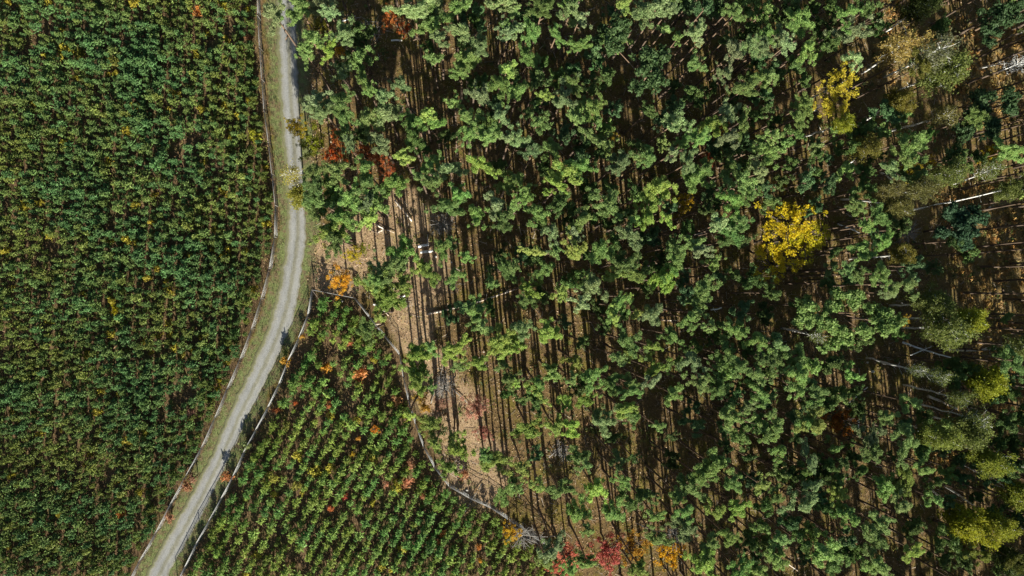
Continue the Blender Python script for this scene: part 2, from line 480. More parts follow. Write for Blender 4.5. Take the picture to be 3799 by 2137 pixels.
def birch_crown(seed, leafy=1.0):
    """tall airy crown of fine ascending twigs with small hanging leaves"""
    r = np.random.default_rng(seed); g = Geo(); C = []
    nb = 26
    for i in range(nb):
        t = i / nb
        z0 = -1.2 + 1.9 * t; a = i * 2.4 + r.normal() * .4; ln = (.95 - .55 * abs(t - .35)) * r.uniform(.6, 1.05)
        s = np.array([0, 0, z0]); e = np.array([math.cos(a) * ln, math.sin(a) * ln, z0 + ln * r.uniform(.5, 1.0)])
        m_ = s * .5 + e * .5 + np.array([0, 0, .08])
        V, F = tube([s, m_, e], [.014, .008, .003], 4); g.add(V, F, 1)
        for k in range(4):
            f = r.uniform(.35, 1); p = s + (e - s) * f
            q = p + r.normal(size=3) * .16 + np.array([0, 0, .06])
            V, F = tube([p, q], [.005, .002], 4, False); g.add(V, F, 1)
            nn = int(46 * leafy)
            if nn: C.append(q + r.normal(size=(nn, 3)) * np.array([.12, .12, .13]))
    V, F = tube([(0, 0, -1.6), (0, 0, -.4), (.02, 0, 1.1)], [.04, .025, .005], 5, False); g.add(V, F, 1)
    if C:
        C = np.concatenate(C)
        V, F = quads(C, r.normal(size=C.shape) + np.array([0, 0, .5]), r.uniform(.03, .055, len(C)), r.uniform(.022, .04, len(C)), r)
        g.add(V, F, 0)
    return g.arrays()

def young_pine(seed, h=2.5, r0=.78):
    """whorls of upswept needle brushes, metres"""
    r = np.random.default_rng(seed); g = Geo()
    V, F = tube([(0, 0, -.1), (0, 0, h * .6), (.02, 0, h)], [.035, .022, .008], 4, False); g.add(V, F, 1)
    Cc, Nn, Tt, A = [], [], [], []
    for z, rad, nb in ((.3, 1.0, 7), (.52, .85, 7), (.72, .6, 6), (.88, .34, 5), (.97, .1, 3)):
        a0 = r.uniform(0, 6.28)
        for j in range(nb):
            a = a0 + 6.283 * j / nb + r.normal() * .2
            ln = rad * r0 * r.uniform(.7, 1.12)
            d = np.array([math.cos(a), math.sin(a), .55 + .9 * z]); d /= np.linalg.norm(d)
            s = np.array([0, 0, z * h * .93])
            for k in range(10):
                f = .25 + .75 * (k + r.random()) / 10
                p = s + d * ln * f
                nd = d + r.normal(size=3) * .5
                Cc.append(p); Tt.append(nd); Nn.append(r.normal(size=3) + np.array([0, 0, .9])); A.append(r.uniform(.11, .18))
    A = np.array(A)
    V, F = quads(np.array(Cc), np.array(Nn), A, A * .40, r, np.array(Tt)); g.add(V, F, 0)
    return g.arrays()

def young_bush(seed, h=1.7, r0=.7):
    r = np.random.default_rng(seed); g = Geo(); P, R = [], []
    for i in range(8):
        a = r.uniform(0, 6.28); rr = r0 * r.uniform(.1, .8)
        P.append((math.cos(a) * rr, math.sin(a) * rr, h * r.uniform(.35, .95) * (1 - .3 * rr / r0))); R.append(r.uniform(.17, .3) * r0 / .6)
    for p in P[:5]:
        V, F = tube([(0, 0, -.05), (p[0] * .4, p[1] * .4, p[2] * .6), p], [.025, .018, .008], 4, False); g.add(V, F, 1)
    V, F = puff_leaves(r, np.array(P), np.array(R), 30, .15, 1.4, .9, -.5, .8); g.add(V, F, 0)
    return g.arrays()

def to_mesh(name, arr, mats):
    V, F, M, C = arr
    return npmesh(name, V, F, M, None, mats)

PINES = [pine_crown(100 + i, n_limb=5 + i % 5, lop=.1 + .16 * (i % 4)) for i in range(22)]
PINES_FAR = [pine_crown(130 + i, 6, .11, 24) for i in range(6)]
PINE_ME = [to_mesh("pine_crown", a, [M_leaf, M_bark]) for a in PINES]
YP = [young_pine(300 + i, 2.3 + .12 * (i % 4), .72 + .05 * (i % 3)) for i in range(10)]
YP_ME = [to_mesh("young_pine", a, [M_leaf, M_dark]) for a in YP]
YB = [young_bush(400 + i) for i in range(8)]
YB_ME = [to_mesh("young_bush", a, [M_leaf, M_dark]) for a in YB]
BROAD_ME = [to_mesh("broad_crown", broad_crown(500 + i, 70, .046, 46, hollow=.25, puff=(.06, .13)), [M_leaf, M_dark]) for i in range(5)]

def pine_trunk(seed):
    r = np.random.default_rng(seed)
    ph = r.uniform(0, 6.28, 2); am = r.uniform(.05, .22)
    zs = np.linspace(0, 1, 9)
    P = np.stack([am * np.sin(zs * 3.14) * math.cos(ph[0]), am * np.sin(zs * 3.14) * math.sin(ph[0]), zs], 1)
    R = np.interp(zs, [0, .04, .3, 1], [.24, .17, .145, .07])
    g = Geo(); V, F = tube(P, R, 8); g.add(V, F)
    # dead snags below the crown
    for k in range(5):
        z = r.uniform(.45, .8); a = r.uniform(0, 6.28); l = r.uniform(.3, .9)
        V, F = tube([(0, 0, z), (math.cos(a) * l, math.sin(a) * l, z + .01)], [.022, .008], 4); g.add(V, F)
    return g.arrays()
TRUNKS = [pine_trunk(200 + i) for i in range(8)]
TRUNK_ME = [to_mesh("pine_trunk", a, [M_bark]) for a in TRUNKS]

COLS = {'g': (.228, .342, .102), 'y': (.310, .410, .098), 'b': (.255, .345, .148), 'd': (.100, .165, .045), 't': (.100, .185, .070), 'o': (.175, .185, .035)}  # d and t: shade on overtopped crowns put into the foliage colour
CWORD = {'g': "mid green", 'y': "yellow green", 'b': "bluish green", 'd': "dark green", 't': "teal green", 'o': "olive green"}

CROWN_PX = {   # crown centres and radii by hue
    'g': '1114,30,47 1154,144,47 1144,214,30 1596,99,47 1695,30,45 1740,224,50 1710,263,35 1874,89,35 1263,393,42 1273,437,35 1352,308,37 1372,338,27 1357,442,47 1616,462,34 1551,457,37 1531,512,42 1735,437,42 1745,487,37 1854,318,35 1815,502,42 1591,611,39 1561,656,42 1616,681,37 1164,641,45 1248,641,50 1228,691,45 1357,631,42 1367,681,42 1457,676,45 1164,696,42 1884,671,35 2012,30,42 1975,119,47 1960,214,44 2064,134,39 2153,169,44 2109,15,30 1905,40,25 2466,109,29 2511,144,24 2725,55,35 2571,238,34 2844,129,35 2765,328,42 2829,288,37 2755,477,40 2596,512,42 2536,532,34 1920,338,39 2119,308,37 2198,412,44 2138,447,32 2178,497,30 2218,457,30 1994,457,39 2039,552,39 2148,621,39 1915,666,34 2412,586,37 2372,591,24 2571,656,47 2620,621,34 2715,626,47 2755,681,52 2819,547,39 1950,711,37 2969,75,50 2994,179,42 3148,45,50 3208,40,42 2855,278,25 2979,393,45 2964,437,37 2860,561,40 2865,512,29 3377,537,57 3347,586,55 3397,517,35 3739,561,45 3620,432,45 1184,750,44 1164,785,37 1248,750,47 1258,809,47 1328,765,47 1298,730,42 1392,750,42 1238,884,40 1670,765,47 1765,785,39 1869,814,39 1695,730,35 1487,939,50 1467,983,42 1636,919,35 1730,954,25 1685,1028,39 1665,904,24 1874,993,39 1824,1053,24 1397,1043,37 1367,1227,40 1765,1147,44 1725,1142,30 1770,1192,42 1795,1217,30 1596,1291,30 1705,1356,29 1864,1346,29 1884,1411,34 1940,735,35 1994,790,47 2079,755,42 2153,824,42 2258,765,47 2293,804,25 2347,819,29 2452,735,29 1905,770,30 2700,849,50 2745,824,37 2710,889,42 2715,745,47 2774,730,34 2566,904,42 2645,983,37 2059,934,29 1905,993,25 2024,998,42 2228,929,47 2322,978,46 2511,968,34 2496,1003,35 2606,1078,50 2581,1117,34 1945,1122,34 2178,1028,24 2288,1132,42 2561,1177,37 2586,1157,27 2640,1217,29 2332,1267,47 2491,1242,37 2297,1326,29 2695,1321,47 2745,1361,37 2799,1381,44 2809,1257,47 2735,1232,39 2834,1331,39 2049,1381,42 2188,1391,42 2124,1406,29 2268,1416,39 1999,1426,34 2337,1421,29 2596,1426,39 2670,1416,39 3183,765,42 3257,814,46 3287,899,37 3193,929,46 3213,839,29 3143,998,29 3267,1013,46 3357,1058,52 3178,1018,37 2964,1331,42 2964,1401,47 3749,1336,55 2880,1336,40 1864,1834,37 1894,1805,32 1795,1695,30 1601,1437,25 1989,1501,37 2357,1546,37 2337,1452,42 2268,1432,34 2496,1462,46 2665,1442,46 2819,1462,39 2700,1546,42 2740,1616,37 2834,1591,29 2442,1581,22 2143,1695,47 2293,1705,39 2173,1725,27 2074,1814,50 1910,1805,34 2307,1785,34 2327,1859,47 2387,1834,37 2138,1904,50 2268,1904,50 2183,1969,29 2556,1805,55 2516,1839,40 2645,1720,49 2596,1765,45 2715,1795,37 2536,1899,42 2700,1988,34 2432,1914,42 2437,2003,42 2615,2043,46 2745,2123,46 2794,2113,46 2178,2088,42 2645,2008,35 2114,2113,37 1955,1477,27 2860,1467,29 3019,1447,46 3034,1487,29 2989,1566,42 2880,1581,42 2865,1621,39 2895,1670,37 2880,1839,37 3238,1675,49 3287,1546,37 3362,1631,46 3426,1740,42 3282,1800,42 3342,1869,42 3228,1988,62 3262,1944,46 3163,1934,37 3059,2048,60 3088,2088,50 3262,2103,46 2880,2083,49',
    'y': '1218,189,37 1879,258,30 1576,422,25 1502,586,32 1775,606,42 2312,20,32 2635,467,40 2019,358,25 2104,641,55 2074,691,37 2442,696,46 1228,859,50 1377,809,32 1347,829,32 1561,988,34 1601,1023,34 1407,1078,55 1447,1113,47 1497,1063,39 1407,1172,34 1854,1267,49 1879,1296,30 1705,1281,52 1661,1306,40 1556,1316,50 1536,1381,50 1775,1346,39 2417,765,42 2397,819,39 2471,809,25 1989,934,29 2138,939,46 2332,1018,42 2268,1028,29 2461,1033,49 1955,1068,44 2079,1088,34 2283,1182,29 2357,1167,29 2327,1103,19 2029,1237,50 1910,1276,34 2332,1311,42 2427,1286,42 2134,1336,37 2422,1371,39 1910,1411,25 1601,1576,40 1695,1660,44 1680,1626,29 1661,1735,41 1824,1705,50 1546,1427,40 1616,1651,24 1521,1541,17 1989,1447,44 2099,1482,39 2168,1482,39 1955,1586,50 2064,1581,50 2119,1586,37 2307,1516,42 1935,1735,29 2004,1805,34 2208,1810,50 2819,1795,34 2735,1879,39 2655,1894,42 2620,2083,50 2377,2108,50 2024,2088,30 3024,1581,46 3118,1839,42 3362,1765,46 3392,2043,47',
    'b': '1010,45,47 1184,20,45 1221,45,30 1278,134,42 1268,268,35 1536,45,52 1616,30,55 1631,144,35 1715,114,40 1775,174,45 1869,15,45 1884,129,30 1174,378,47 1188,417,35 1422,373,47 1437,422,50 1492,318,37 1785,363,42 1859,427,42 1293,537,31 1417,527,39 1670,626,50 1889,512,30 2119,40,50 2153,65,30 1915,109,30 2437,30,55 2377,55,42 2486,30,32 2586,114,39 2591,154,24 2715,199,39 2695,278,37 2784,164,42 2829,179,39 2690,412,46 2506,457,46 2700,512,39 2084,373,44 1920,522,40 1979,556,42 2307,601,42 2551,606,37 2819,641,45 2496,571,29 2890,139,42 2915,169,32 3148,119,57 3168,219,30 3297,621,40 3387,209,30 1844,770,42 1412,1013,37 1362,750,30 2049,854,34 2129,864,32 2337,874,42 2660,834,34 2596,929,29 2193,1063,44 2153,1122,34 2417,1167,42 1930,1217,46 2561,1331,52 2417,1416,34 3307,1088,37 2880,1276,47 2228,1561,50 2774,1506,37 2541,1954,50 2049,2038,50 3009,1710,42 2984,1864,52 3218,1631,52 2895,2003,40',
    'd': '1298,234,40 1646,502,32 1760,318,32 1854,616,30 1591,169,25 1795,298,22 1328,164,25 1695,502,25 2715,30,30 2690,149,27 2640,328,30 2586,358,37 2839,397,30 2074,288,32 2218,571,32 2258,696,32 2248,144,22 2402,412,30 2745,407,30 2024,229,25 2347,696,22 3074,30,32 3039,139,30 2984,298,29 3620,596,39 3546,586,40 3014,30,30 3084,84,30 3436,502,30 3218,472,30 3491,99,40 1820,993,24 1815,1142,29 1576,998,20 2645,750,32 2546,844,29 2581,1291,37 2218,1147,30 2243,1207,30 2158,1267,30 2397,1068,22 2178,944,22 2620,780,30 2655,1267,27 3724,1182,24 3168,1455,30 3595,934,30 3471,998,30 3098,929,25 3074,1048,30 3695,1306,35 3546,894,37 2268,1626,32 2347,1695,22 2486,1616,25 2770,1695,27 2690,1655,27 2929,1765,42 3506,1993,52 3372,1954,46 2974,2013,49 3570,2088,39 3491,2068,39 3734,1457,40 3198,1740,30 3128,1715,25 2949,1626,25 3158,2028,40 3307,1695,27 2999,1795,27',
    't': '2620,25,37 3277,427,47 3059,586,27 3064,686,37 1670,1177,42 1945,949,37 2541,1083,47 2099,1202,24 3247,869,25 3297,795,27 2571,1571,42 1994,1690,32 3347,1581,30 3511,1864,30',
    'o': '3416,248,47 3506,278,40 3769,2078,45 3645,2063,35',
}
CROWNS = [(*map(int, e.split(',')), c) for c, v in CROWN_PX.items() for e in v.split()]


# ------------------------------------------------------------------ labels that single things out by what stands near
LM = [("big yellow maple", 2915, 895), ("crimson maple", 2255, 2050), ("orange oaks by the road", 1270, 560), ("yellow tree at the fence corner", 1270, 1030),
      ("long fallen log", 1750, 1120), ("tall golden birch", 3115, 335), ("pink bare crown", 1770, 1510), ("white log pair", 1580, 920),
      ("bare grey dead crown", 1645, 835), ("narrow yellow tree", 2540, 765), ("rusty red tree", 2660, 570), ("brushwood heap", 2080, 1665),
      ("crossed fallen birch", 3420, 1300), ("dark rust oak", 3118, 1550), ("big spreading evergreen", 3130, 1170), ("mossy glade", 1390, 130),
      ("lone evergreen on bracken", 3560, 840), ("fence end", 2040, 2010), ("broad leaning pine group", 2420, 230), ("olive birch pair", 3540, 1960),
      ("golden shrub", 2470, 2060), ("leaning white birch", 1090, 640), ("track's upper end", 1110, 20), ("fence bend", 1590, 1700), ("yellow tree near bracken", 3680, 570),
      ("sunlit sand patch", 1530, 1200), ("dark gap in the pines", 2400, 350), ("upper birch row", 3330, 280)]
ORD = ["first", "second", "third", "fourth", "fifth", "sixth", "seventh", "eighth", "ninth", "tenth", "eleventh", "twelfth", "thirteenth", "fourteenth", "fifteenth",
       "sixteenth", "seventeenth", "eighteenth", "nineteenth", "twentieth"] + ["outermost"] * 400
def sector(dx, dy, road_dir):
    a = math.degrees(math.atan2(-dy, dx)) % 360
    k = int(((a + 22.5) % 360) // 45)
    R_, L_ = ("beyond", "roadward of") if road_dir < 0 else ("roadward of", "beyond")
    return [R_, f"above and {R_}", "above", f"above and {L_}", L_, f"below and {L_}", "below", f"below and {R_}"][k]
def make_labels(items, lms, noun, road_dir=-1):
    """items: [(px, py, descr)] -> labels; rank counted among all items of that landmark and sector"""
    cell = {}
    for i, (x, y, d) in enumerate(items):
        j = min(range(len(lms)), key=lambda q: (lms[q][1] - x) ** 2 + (lms[q][2] - y) ** 2)
        s = sector(x - lms[j][1], y - lms[j][2], road_dir)
        cell.setdefault((j, s), []).append(((lms[j][1] - x) ** 2 + (lms[j][2] - y) ** 2, i))
    out = [None] * len(items)
    for (j, s), v in cell.items():
        v.sort()
        for k, (_, i) in enumerate(v):
            out[i] = f"{items[i][2]} {noun}, {ORD[k]} {s} the {lms[j][0]}"
    return out

# ------------------------------------------------------------------ pines of the tall stand
pines = []
for (px, py, r, c) in CROWNS:
    hgt = random.uniform(16.8, 19.6)
    zc = hgt - 1.9
    zs = (CAM_H - zc) / FPX
    R = r * zs * random.uniform(1.08, 1.36) * (.93 if py > 1150 and px < 2600 else 1)
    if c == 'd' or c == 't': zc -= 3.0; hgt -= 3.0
    w = at(px, py, zc)
    pines.append(dict(x=w.x, y=w.y, zc=zc, R=max(1.0, R), c=c, px=px, py=py, r=r))
order = sorted(range(len(pines)), key=lambda i: -pines[i]['r'] * (.6 if pines[i]['c'] in 'dt' else 1))
indiv = set(order[:300])
labs = make_labels([(p['px'], p['py'], ("broad " if p['r'] > 50 else "small " if p['r'] < 33 else "") + CWORD[p['c']]) for p in pines], LM, "pine")
stand = Geo()
def jitcol(c, k=.14):
    b = np.array(COLS[c]) if isinstance(c, str) else np.array(c)
    return b * (1 + rng.normal() * k) * (1 + rng.normal(size=3) * k * .3)
def add_arr(G, arr, loc, rz, sc3, col, mshift=0):
    V, F, M, C = arr
    c, s = math.cos(rz), math.sin(rz)
    V = V * np.asarray(sc3); V = np.stack([V[:, 0] * c - V[:, 1] * s, V[:, 0] * s + V[:, 1] * c, V[:, 2]], 1) + np.asarray(loc)
    G.V.append(V); G.F.append(F + G.n); G.M.append(M + mshift); G.n += len(V)
    cc = np.empty((len(V), 3)); cc[:] = col; G.C.append(cc)
bases = []
def rpx0(z): return (CAM_H - z) / FPX
for i, p in enumerate(pines):
    rz = random.uniform(0, 6.28)
    vi = random.randrange(len(PINES)); ti = random.randrange(len(TRUNKS))
    R = p['R']; col = jitcol(p['c'])
    zr = max(.9, min(R * random.uniform(.62, .9), 1.9)) if p['c'] not in 'dt' else R * 1.15
    top_trunk = p['zc'] - .55 * zr
    trz = random.uniform(0, 6.28)
    bases.append((p['x'], p['y']))
    sxy = random.uniform(.78, 1.25)
    if i in indiv:
        root = empty("pine_tree", (p['x'], p['y'], -.05))
        tag(root, labs[i], "pine tree", "tall pines of the stand beyond the road")
        t = link(bpy.data.objects.new("trunk", TRUNK_ME[ti]), root); t.scale = (1, 1, top_trunk + .4); t.rotation_euler = (0, 0, trz)
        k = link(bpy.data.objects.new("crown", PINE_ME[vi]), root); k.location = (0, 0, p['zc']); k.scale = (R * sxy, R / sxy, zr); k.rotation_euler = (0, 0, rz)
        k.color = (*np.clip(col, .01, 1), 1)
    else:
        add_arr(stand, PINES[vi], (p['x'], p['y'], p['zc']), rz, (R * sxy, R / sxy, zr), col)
        add_arr(stand, TRUNKS[ti], (p['x'], p['y'], -.05), trz, (1, 1, top_trunk + .4), (1, 1, 1), 1)
# smaller, overtopped pines between the tall ones, mostly in shade-darkened colours
def sparse_zone(u, v):
    return (u > 1850 or v < 600 and u > 1250) and not (2330 < u < 2480 and v < 330) and not (1380 < u < 1560 and v < 420) and not (u > 3400 and v < 1300) and not (u < 2450 and v > 1500)
placed = [(p['px'], p['py'], p['r']) for p in pines] + [(2915, 895, 175), (3135, 300, 150), (3080, 380, 100), (3000, 350, 90), (3118, 1555, 60), (2255, 2050, 90), (2475, 2055, 60)]
nf_ = 0
for _ in range(3000):
    u, v = 3780 - 2500 * random.random() ** 1.5, random.uniform(10, 2120)
    if not sparse_zone(u, v) or any((u - a) ** 2 + (v - b) ** 2 < (c_ * .9) ** 2 for a, b, c_ in placed): continue
    if u < 2650 and v > 1050 and random.random() < .8: continue
    if u > 3150 and random.random() < .6: continue
    if nf_ > 210: break
    zc = random.uniform(10.5, 14.5); w = at(u, v, zc); R = random.uniform(1.2, 2.0); nf_ += 1
    placed.append((u, v, R / rpx0(zc)))
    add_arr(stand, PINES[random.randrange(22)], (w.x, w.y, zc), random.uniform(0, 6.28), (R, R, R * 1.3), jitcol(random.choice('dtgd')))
    add_arr(stand, TRUNKS[random.randrange(8)], (w.x, w.y, -.05), 0, (.7, .7, zc - .6), (1, 1, 1), 1)
# the stand goes on beyond the frame
def beyond(n_try, x0, x1, y0, y1, dmin, test):
    pts = []
    for _ in range(n_try):
        x, y = random.uniform(x0, x1), random.uniform(y0, y1)
        if not test(x, y): continue
        if any((x - a) ** 2 + (y - b) ** 2 < dmin * dmin for a, b in pts): continue
        pts.append((x, y))
    return pts
def outside_frame(x, y):
    u, v = to_px(x, y, 17.0)
    return (u > 3799 + 55 or v < -55 or v > 2137 + 60)
def in_stand(x, y):
    u, v = to_px(x, y, 0)
    if not outside_frame(x, y): return False
    if v > 1000 and u < 2300 + max(0, (v - 2137)) * .55: return False
    if v <= 1000 and u < 1190: return False
    return True
for (x, y) in beyond(9000, -30, 122, -104, 66, 2.9, in_stand):
    R = random.uniform(1.3, 2.4); zc = random.uniform(15, 18); col = jitcol(random.choice('ggbyg'))
    add_arr(stand, PINES_FAR[random.randrange(6)], (x, y, zc), random.uniform(0, 6.28), (R, R, R * .9), col)
    add_arr(stand, TRUNKS[random.randrange(8)], (x, y, -.05), 0, (1, 1, zc - .5), (1, 1, 1), 1)
_fix = np.concatenate(stand.M)
me = npmesh("pine_stand", np.concatenate(stand.V), np.concatenate(stand.F), np.minimum(_fix, 1), np.concatenate(stand.C), [M_leafa, M_bark])
tag(link(bpy.data.objects.new("pine_forest", me)), "smaller pines filling the stand and the forest running on past the frame", "forest", kind="stuff")

# ------------------------------------------------------------------ birches and other trees with a trunk line of their own
def leaning_tree(name, base, crown_px, zc, R, zr, crown_me, col, bark, label, cat, group, r_tr=.13, rz=None):
    b = at(*base); c = at(*crown_px, zc)
    root = empty(name, (b.x, b.y, -.05))
    tag(root, label, cat, group)
    d = np.array([c.x - b.x, c.y - b.y, zc + .05])
    m = d * .5; m[2] *= 1.12; m[:2] *= .8
    ts = np.linspace(0, 1, 9)[:, None]
    P = (1 - ts) ** 2 * 0 + 2 * ts * (1 - ts) * m + ts ** 2 * d
    P[1:-1, :2] += rng.normal(size=(7, 2)) * .05
    g = Geo(); V, F = tube(P, np.linspace(r_tr, r_tr * .4, 9), 8); g.add(V, F)
    for k in range(4):
        f = random.uniform(.45, .9); p = P[int(f * 8)]; a = random.uniform(0, 6.28); l = random.uniform(.5, 1.3)
        V, F = tube([p, p + np.array([math.cos(a) * l, math.sin(a) * l, l * .7])], [.035, .01], 4); g.add(V, F)
    link(bpy.data.objects.new("trunk", g.mesh("trunk", [bark])), root)
    k = link(bpy.data.objects.new("crown", crown_me), root)
    k.location = tuple(d); k.scale = (R, R, zr); k.rotation_euler = (0, 0, random.uniform(0, 6.28) if rz is None else rz)
    k.color = (*col, 1)
    return root

def rpx(r, z): return r * (CAM_H - z) / FPX
BIRCH_ME = {}
def birch_mesh(leafy, seed):
    key = (leafy, seed % 4)
    if key not in BIRCH_ME: BIRCH_ME[key] = to_mesh("birch_crown", birch_crown(700 + seed % 4 + int(leafy * 10), leafy), [M_leaf, M_birch])
    return BIRCH_ME[key]
OL, YG, GO, DO = (.150, .185, .045), (.26, .29, .025), (.36, .25, .02), (.085, .115, .03)
# base px, crown px, crown radius px, leafiness, colour, words
BIRCHES = [
 ((3283, 119), (3425, 20), 62, 2.0, DO, "dark olive"), ((3197, 272), (3335, 178), 78, .9, (.36, .28, .08), "sparse straw-gold"), ((3278, 288), (3450, 205), 95, .5, (.16, .17, .08), "wide half-bare"),
 ((3296, 351), (3495, 270), 90, 1.6, OL, "full olive"), ((3285, 452), (3345, 385), 48, 1.8, (.20, .18, .03), "small mustard"), ((3285, 495), (3495, 432), 58, .7, (.18, .17, .05), "long white-stemmed thin"),
 ((3525, 685), (3670, 632), 50, .4, OL, "nearly bare short"), ((3630, 254), (3775, 238), 58, 0.0, OL, "leafless grey"), ((3738, 140), (3840, 100), 45, .6, OL, "edge-of-frame"),
 ((2965, 516), (3128, 462), 40, 2.2, YG, "lone yellow-green"), ((3300, 1133), (3455, 1125), 72, 1.7, OL, "tidy round olive"), ((3345, 1215), (3510, 1222), 95, 1.2, OL, "wide thin-topped olive"),
 ((3360, 1180), (3590, 1190), 62, 2.3, YG, "bright yellow-green"), ((3215, 1328), (3400, 1375), 40, .3, OL, "slender nearly leafless"), ((3272, 1346), (3480, 1400), 46, .4, OL, "slim pale"),
 ((3425, 1375), (3650, 1415), 78, 2.2, YG, "glowing yellow-green"), ((3350, 1427), (3560, 1480), 50, .7, OL, "fine-twigged"), ((3370, 1490), (3620, 1555), 62, .35, OL, "white multi-branched bare"),
 ((3440, 1535), (3590, 1600), 75, 1.5, OL, "dull olive"), ((3555, 1643), (3665, 1712), 70, 1.9, (.20, .235, .03), "leafy lime-olive"), ((3555, 1715), (3775, 1830), 68, 1.9, (.20, .235, .03), "leaning lime-olive"),
 ((3735, 1710), (3860, 1750), 50, .6, OL, "outermost white"), ((3330, 1560), (3475, 1620), 70, 1.9, (.18, .22, .04), "rounded soft olive"), ((3440, 1805), (3585, 1948), 82, 2.4, (.27, .28, .02), "bright golden-olive"),
 ((3500, 1800), (3695, 1945), 66, 2.2, (.23, .25, .025), "second golden-olive"), ((3610, 1993), (3830, 2110), 60, .8, OL, "lower white-stemmed"), ((3640, 2000), (3760, 2085), 70, 1.6, DO, "dim olive"),
 ((3750, 1940), (3860, 1990), 50, .8, OL, "far slim"), ((2905, 1217), (3030, 1250), 38, .3, OL, "pale-stemmed half-hidden"), ((3130, 620), (3210, 545), 62, 1.5, (.15, .14, .025), "shaded mustard"),
 ((3160, 480), (3320, 370), 50, 1.7, (.17, .15, .02), "dusky gold"), ((3350, 690), (3520, 645), 66, 1.2, OL, "loose grey-olive"), ((3290, 730), (3420, 700), 60, 1.3, (.15, .15, .045), "greenish thin"),
 ((3120, 740), (3330, 765), 55, 1.6, (.17, .165, .045), "straw-green"), ((3150, 960), (3345, 945), 46, 1.8, (.19, .17, .03), "small ochre"), ((3330, 790), (3750, 700), 60, 1.4, OL, "pale grey-green"),
 ((3265, 640), (3300, 700), 50, 1.4, (.17, .16, .05), "pale forked"), ((3480, 1300), (3790, 1290), 60, 1.0, OL, "lone outlying")]
for i, (b, c, r, lf_, col, words_) in enumerate(BIRCHES):
    zc = 14.0 + (i * 37 % 5) * .5
    R = rpx(r, zc) * .88
    lean = (at(*c, zc) - at(*b)).to_2d().length
    zc2 = zc
    root = leaning_tree("birch_tree", b, c, zc2, R, R * 1.15, birch_mesh(lf_, i), col, M_birch,
        f"{words_} birch, {ORD[i]} of the white-stemmed trees along the dark forest edge", "birch tree", "white-stemmed birches at the forest edge", .15)
LMB = [l for l in LM if l[1] > 2800]
_b = [o for o in COL.objects if o.name.startswith("birch_tree")]
for o, l in zip(_b, make_labels([(c[0], c[1], w_) for _, c, _, _, _, w_ in BIRCHES], LMB, "birch")): o["label"] = l

# birch leaning over the road and dead trees
leaning_tree("birch_tree", (1130, 720), (1085, 650), 11, 1.8, 2.6, birch_mesh(.3, 1), (.33, .30, .05), M_birch, "white bare-branched birch leaning over the gravel road", "birch tree", "white-stemmed birches at the forest edge", .13)
leaning_tree("birch_tree", (1200, 772), (1120, 728), 9, 2.0, 1.9, birch_mesh(1.7, 2), (.26, .26, .04), M_birch, "small lime-yellow birch at the road's tightest point", "birch tree", "white-stemmed birches at the forest edge", .10)
def bare_crown(seed, n=34):
    r = np.random.default_rng(seed); g = Geo()
    V, F = tube([(0, 0, -1.4), (0, 0, -.3), (.03, .02, .8)], [.05, .04, .01], 5, False); g.add(V, F)
    for i in range(n):
        a = i * 2.4; z0 = r.uniform(-.8, .5); ln = r.uniform(.6, 1.05)
        e = np.array([math.cos(a) * ln, math.sin(a) * ln, z0 + r.uniform(.0, .45)]); s = np.array([0, 0, z0])
        m_ = (s + e) / 2 + r.normal(size=3) * .05
        V, F = tube([s, m_, e], [.026, .018, .006], 4); g.add(V, F)
        for k in range(5):
            p = s + (e - s) * r.uniform(.35, .95); q = p + r.normal(size=3) * .2
            V, F = tube([p, q], [.011, .004], 4, False); g.add(V, F)
    return g
BARE = [bare_crown(900 + i).mesh("bare_crown", [M_grey]) for i in range(3)]
for (b, c, z, R, lab, k) in [((1655, 860), (1645, 832), 8, 2.1, "bare grey dead pine between sunlit trunks", 0),
                             ((1690, 1395), (1648, 1440), 7, 1.9, "pale leafless tree beside the pink one", 1),
                             ((3325, 880), (3375, 860), 8, 2.0, "leafless grey tree amid dark evergreens", 2),
                             ((2060, 1990), (1930, 1985), 3.0, 2.2, "collapsed grey leafless tree at the fence end", 1),
                             ((2360, 1940), (2510, 1990), 9, 2.0, "grey twiggy dead tree near the golden shrub", 2)]:
    leaning_tree("dead_tree", b, c, z, R, R, BARE[k], (.3, .3, .3), M_grey, lab, "dead tree", "bare dead trees", .11)

